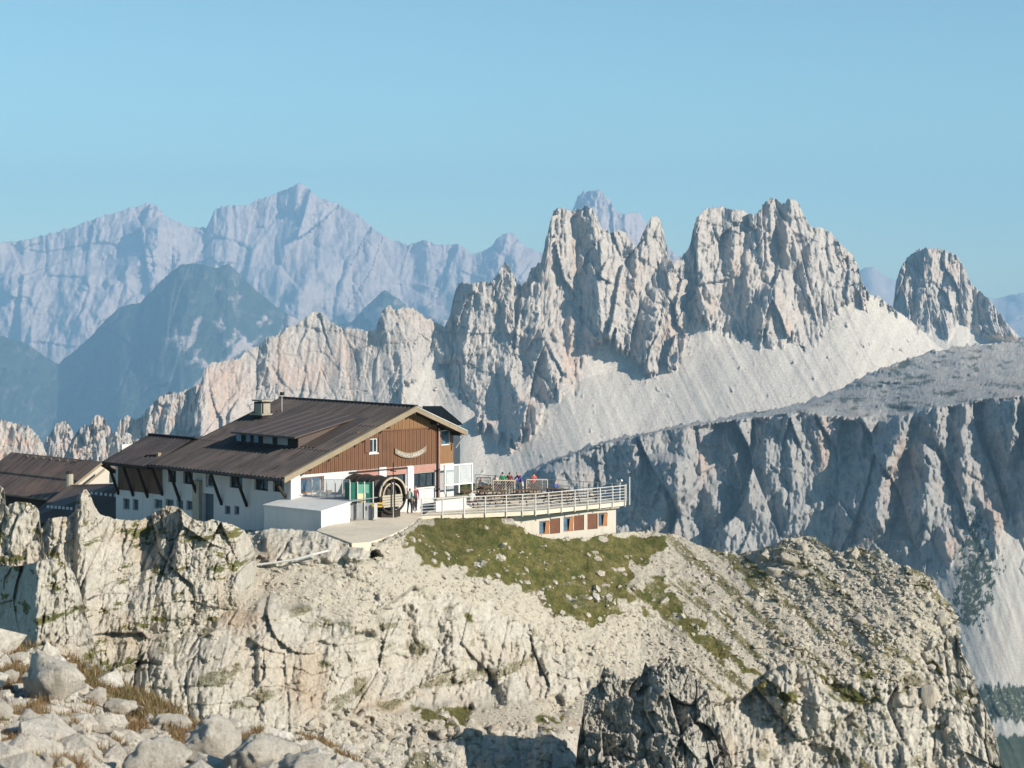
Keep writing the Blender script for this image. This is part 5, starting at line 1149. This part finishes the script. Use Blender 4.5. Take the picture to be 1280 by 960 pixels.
MB().hexa([LG(-.0, 0, .1), LG(LL, 0, .1), LG(LL, -4, -1.8), LG(-.0, -4, -1.8)], [LG(-.0, 0, 0), LG(LL, 0, 0), LG(LL, -4, -1.9), LG(0, -4, -1.9)]).build("rear_roof_slope", M_lodge, lg)
MB().hexa([LG(.4, 3.4, -8), LG(LL, 3.4, -8), LG(LL, -3.4, -8), LG(.4, -3.4, -8)], [LG(.4, 3.4, -2.4), LG(LL, 3.4, -2.4), LG(LL, -3.4, -2.4), LG(.4, -3.4, -2.4)]).build("wall", M_dark, lg)
MB().hexa([LG(.38, 3.2, -2.3), LG(.38, -3.2, -2.3), LG(.38, 0, -.15)], [LG(.6, 3.2, -2.3), LG(.6, -3.2, -2.3), LG(.6, 0, -.15)]).build("gable", M_cream, lg)
MB().hexa([LG(.32, -.9, -1.6), LG(.32, -1.8, -1.6), LG(.36, -1.8, -1.6), LG(.36, -.9, -1.6)], [LG(.32, -.9, -.9), LG(.32, -1.8, -.9), LG(.36, -1.8, -.9), LG(.36, -.9, -.9)]).build("window", M_glass, lg)
v = at_px(87, 611, 156.4); ch = MB().tube(v-Vector((0, 0, .5)), v+Vector((0, 0, 1.15)), .30, 10, .27).build("chimney", M_stone, lg); MB().tube(v+Vector((0, 0, 1.16)), v+Vector((0, 0, 1.34)), .33, 10, .2).build("chimney_cap", M_dark, ch)
for k in range(7): MB().hexa([LG(3+k*1.1, .3, -.12), LG(3.3+k*1.1, .3, -.12), LG(3.3+k*1.1, .36, -.16), LG(3+k*1.1, .36, -.16)], [LG(3+k*1.1, .3, .02), LG(3.3+k*1.1, .3, .02), LG(3.3+k*1.1, .36, -.02), LG(3+k*1.1, .36, -.02)]).build("snow_guard", M_board, lg)
v = at_px(116, 577, 160); an = thing("roof_antenna", "small television antenna on the lower lodge's ridge", "antenna", v); MB().tube(v, v+Vector((0, 0, .8)), .02).build("mast", M_dark, an); MB().bar(v+Vector((-.45, 0, .7)), v+Vector((.25, 0, .7)), .03).build("boom", M_dark, an)
for k in range(4): MB().bar(v+Vector((-.4+k*.2, -.15, .7)), v+Vector((-.4+k*.2, .15, .82)), .02).build("element", M_dark, an)
# dark store roof below it
sr = thing("store_building", "dark brown roofed store building between the lodge and the hut", "building", at_px(110, 650, 152))
T0, T1, B0, B1 = at_px(88, 606, 156), at_px(150, 604, 153), at_px(30, 648, 149.5), at_px(150, 668, 147); up = Vector((0, 0, .12))
MB().hexa([T0-up, T1-up, B1-up, B0-up], [T0, T1, B1, B0]).build("roof", M_flatroof, sr)
MB().hexa([Vector((x.x+.1, x.y+.3, -8)) for x in (T0, T1, B1, B0)], [Vector((x.x+.1, x.y+.3, x.z-.2)) for x in (T0, T1, B1, B0)]).build("wall", M_dark, sr)
for a0_, a1_, b0_, b1_, n in ((60, 89, 634.5, 637, 7), (114.5, 144, 617.5, 620.5, 6)):
    for k in range(n):
        t = k/(n-1); px, py = a0_+(a1_-a0_)*t, b0_+(b1_-b0_)*t
        # drop the point on the roof plane
        nrm = (T1-T0).cross(B0-T0).normalized(); d = Vector(((px-640)/F, 1, -(py-HOR)/F)); o_ = Vector((0, 0, ZC)); tt = (T0-o_).dot(nrm)/d.dot(nrm); q_ = o_+d*tt
        MB().hexa([q_+Vector((-.09, -.05, -.02)), q_+Vector((.09, -.05, -.02)), q_+Vector((.09, .05, -.02)), q_+Vector((-.09, .05, -.02))], [q_+Vector((-.07, -.05, .17)), q_+Vector((.07, -.05, .17)), q_+Vector((.07, .05, .17)), q_+Vector((-.07, .05, .17))]).build("snow_guard", M_white, sr)
# cable-like white pipe on the scree below the shed
pi = [at_px(318, 706, 116.2), at_px(345, 703, 116.0), at_px(372, 699, 115.9), at_px(392, 693, 116), at_px(412, 688, 116.4)]
mb = MB()
for a, b in zip(pi[:-1], pi[1:]): mb.tube(a+Vector((0, -.9, .1)), b+Vector((0, -.9, .1)), .06)
tag(mb.build("white_pipe", M_white), "long white pipe running down the rock under the shed", "pipe")

# ================================================================== people
def cmat(n, c): return flat(n, c, .85)
SK = cmat("skin", (.50, .30, .21)); HAIR = cmat("dark_hair", (.04, .025, .02))
def person(loc, face, pose, top, legs, label, hair=HAIR, scale=1.0, pack=None, group=None):
    V = []; E = []; Rr = []; Zn = []
    def add(co, r, zn, par=None):
        V.append(co); Rr.append(r); Zn.append(zn)
        if par is not None: E.append((par, len(V)-1))
        return len(V)-1
    sit = pose == 'sit'; lean = .0 if pose != 'lean' else .35
    hz = .50 if sit else .93
    pv = add((0, 0, hz), (.15, .11), 1)
    sp = add((0, -.02-lean*.2, hz+.20), (.14, .10), 0, pv); chs = add((0, -.02-lean*.6, hz+.40), (.17, .11), 0, sp); nk = add((0, -.02-lean*.9, hz+.56), (.055, .055), 2, chs)
    hd = add((0, -.04-lean*1.0, hz+.65), (.085, .095), 2, nk); add((0, -.03-lean*1.05, hz+.76), (.075, .085), 3, hd)
    nose = add((0, -.145-lean, hz+.665), (.014, .014), 2, hd)
    for s in (-1, 1):
        sh = add((s*.17, -.02-lean*.6, hz+.46), (.065, .065), 0, chs)
        if pose == 'stand' : el = (s*.25, .02, hz+.20); wr = (s*.22, -.12, hz-.02)
        elif sit: el = (s*.26, -.10, hz+.20); wr = (s*.12, -.34, hz+.22)
        else: el = (s*.24, -.45, hz+.22); wr = (s*.2, -.62, hz+.12)
        e = add(el, (.045, .045), 0, sh); w_ = add(wr, (.03, .03), 0, e)
        d = (Vector(wr)-Vector(el)).normalized(); pm = add(tuple(Vector(wr)+d*.06), (.035, .02), 2, w_)
        for k in range(4):
            off = Vector((s*(-.03+.02*k), 0, 0)); b_ = Vector(wr)+d*.10+off; f1 = add(tuple(b_), (.009, .009), 2, pm); add(tuple(b_+d*(.04+.01*(k in (1, 2)))+Vector((0, -.012, -.012))), (.008, .008), 2, f1)
        tbm = Vector(wr)+d*.05+Vector((-s*.04, -.015, 0)); t1 = add(tuple(tbm), (.011, .011), 2, w_); add(tuple(tbm+d*.035), (.009, .009), 2, t1)
        hp_ = add((s*.09, 0, hz-.06), (.095, .095), 1, pv)
        if sit: kn = (s*.12, -.44, hz-.02); an_ = (s*.12, -.42, .09)
        else: kn = (s*.10, -.03+.05*s, .50); an_ = (s*.11, .03+.08*s, .09)
        k_ = add(kn, (.062, .062), 1, hp_); a_ = add(an_, (.042, .042), 1, k_); add((an_[0], an_[1]-.15, .045), (.04, .035), 3, a_)
    me = bpy.data.meshes.new("person"); me.from_pydata(V, E, []); o = bpy.data.objects.new("person", me); col.objects.link(o)
    sm = o.modifiers.new("s", 'SKIN'); sm.use_smooth_shade = True; o.modifiers.new("u", 'SUBSURF').levels = 1
    for i, sv in enumerate(me.skin_vertices[0].data): sv.radius = Rr[i]; sv.use_root = i == 0
    dg = bpy.context.evaluated_depsgraph_get(); nm = bpy.data.meshes.new_from_object(o.evaluated_get(dg)); o.modifiers.clear(); o.data = nm
    nm.materials.clear()
    for m_ in (top, legs, SK, hair): nm.materials.append(m_)
    A = np.array(V); hdc = np.array(V[hd])
    for p in nm.polygons:
        c = np.array(p.center[:]); i = int(np.argmin(((A-c)**2).sum(1))); z = Zn[i]
        if i == hd and c[1] > hdc[1]+.02: z = 3
        p.material_index = z
    o.scale = (scale,)*3; o.location = loc; o.rotation_euler = (0, 0, face)
    tag(o, label, "person", group)
    bpy.data.meshes.remove(me)
    if pack:
        bme = bmesh.new(); bmesh.ops.create_cube(bme, size=1); bmesh.ops.subdivide_edges(bme, edges=bme.edges[:], cuts=3, use_grid_fill=True)
        for v in bme.verts:
            n = v.co.length; v.co = v.co*(.75+.25*(.5/n)); v.co = Vector((v.co.x*.34, v.co.y*.22+.2, v.co.z*.56+hz+.33))
        mm = bpy.data.meshes.new("backpack"); bme.to_mesh(mm); bme.free(); mm.materials.append(pack)
        for p in mm.polygons: p.use_smooth = True
        b = bpy.data.objects.new("backpack", mm); col.objects.link(b); b.location = loc; b.rotation_euler = (0, 0, face); b.scale = (scale,)*3; tag(b, "backpack worn by the "+label.split(' ', 1)[1] if False else "dark red backpack on the hiker standing behind the teal jacket" if pack.name.startswith("dark_red") else "pale strapped backpack on the hiker in the teal jacket", "backpack")
    return o
TEAL = cmat("teal_jacket", (.05, .26, .24)); BLK = cmat("black_trousers", (.02, .025, .025)); MAR = cmat("maroon_jacket", (.20, .06, .07)); GRN = cmat("green_top", (.03, .20, .10)); PUR = cmat("purple_jacket", (.10, .06, .32)); RED = cmat("coral_top", (.60, .12, .12)); WHT = cmat("white_top", (.62, .60, .58)); DK = cmat("dark_top", (.05, .04, .05)); BLU = cmat("blue_top", (.08, .10, .28))
PKR = cmat("dark_red_backpack", (.16, .05, .05)); PKG = cmat("grey_backpack", (.30, .30, .28))
def gnd(px, Y, z=.05): return Vector(((px-640)/F*Y, Y, z))
person(gnd(512, 137.3, .08), R(150), 'stand', TEAL, BLK, "hiker in a teal jacket and black trousers at the end of the path", pack=PKG)
person(gnd(519, 138.8, .08), R(20), 'stand', MAR, DK, "hiker in a maroon jacket standing just behind the one in teal", pack=PKR)
person(gnd(602, 149.6, .05), R(-30), 'sit', WHT, DK, "guest in white sitting at the far left of the terrace rail")
person(gnd(619, 148.9, .3), R(30), 'sit', WHT, BLU, "guest in a white top seated left of the one in green")
person(gnd(628.5, 148.4, .1), R(200), 'stand', GRN, DK, "guest in a green top standing behind the tall lattice screen", scale=1.02)
person(gnd(636.8, 148.6, .1), R(170), 'stand', MAR, DK, "guest in a dark reddish top beside the one in green")
person(gnd(652, 148.0, .1), R(-50), 'lean', PUR, WHT, "guest in a purple jacket leaning forward between two lattice screens", scale=1.05)
person(gnd(667, 150.4, .3), R(180), 'sit', RED, DK, "guest in a coral top seated behind the right lattice screen")
person(gnd(694, 147.9, .05), R(60), 'sit', BLU, DK, "guest in dark blue sitting on the deck by the far rail")
person(gnd(589.5, 140.6, .05), R(180), 'sit', WHT, MAR, "guest in white sitting low by the near railing")
# ------------------------------------------------------------------ haze
def make_haze():
    bm = bmesh.new(); bmesh.ops.create_cube(bm, size=1)
    me = bpy.data.meshes.new("haze"); 
    for v in bm.verts: v.co = Vector((v.co.x*62000, 14000+v.co.y*34000, -60+v.co.z*3320))
    bm.to_mesh(me); bm.free()
    m = bpy.data.materials.new("haze_air"); m.use_nodes = True; t = m.node_tree; t.nodes.clear()
    out = t.nodes.new("ShaderNodeOutputMaterial"); v = t.nodes.new("ShaderNodeVolumePrincipled")
    v.inputs["Color"].default_value = (.36, .64, .93, 1); v.inputs["Density"].default_value = 4.9e-5
    v.inputs["Anisotropy"].default_value = 0.0
    t.links.new(v.outputs[0], out.inputs["Volume"]); me.materials.append(m)
    o = bpy.data.objects.new("haze", me); col.objects.link(o); tag(o, kind='stuff')
make_haze()
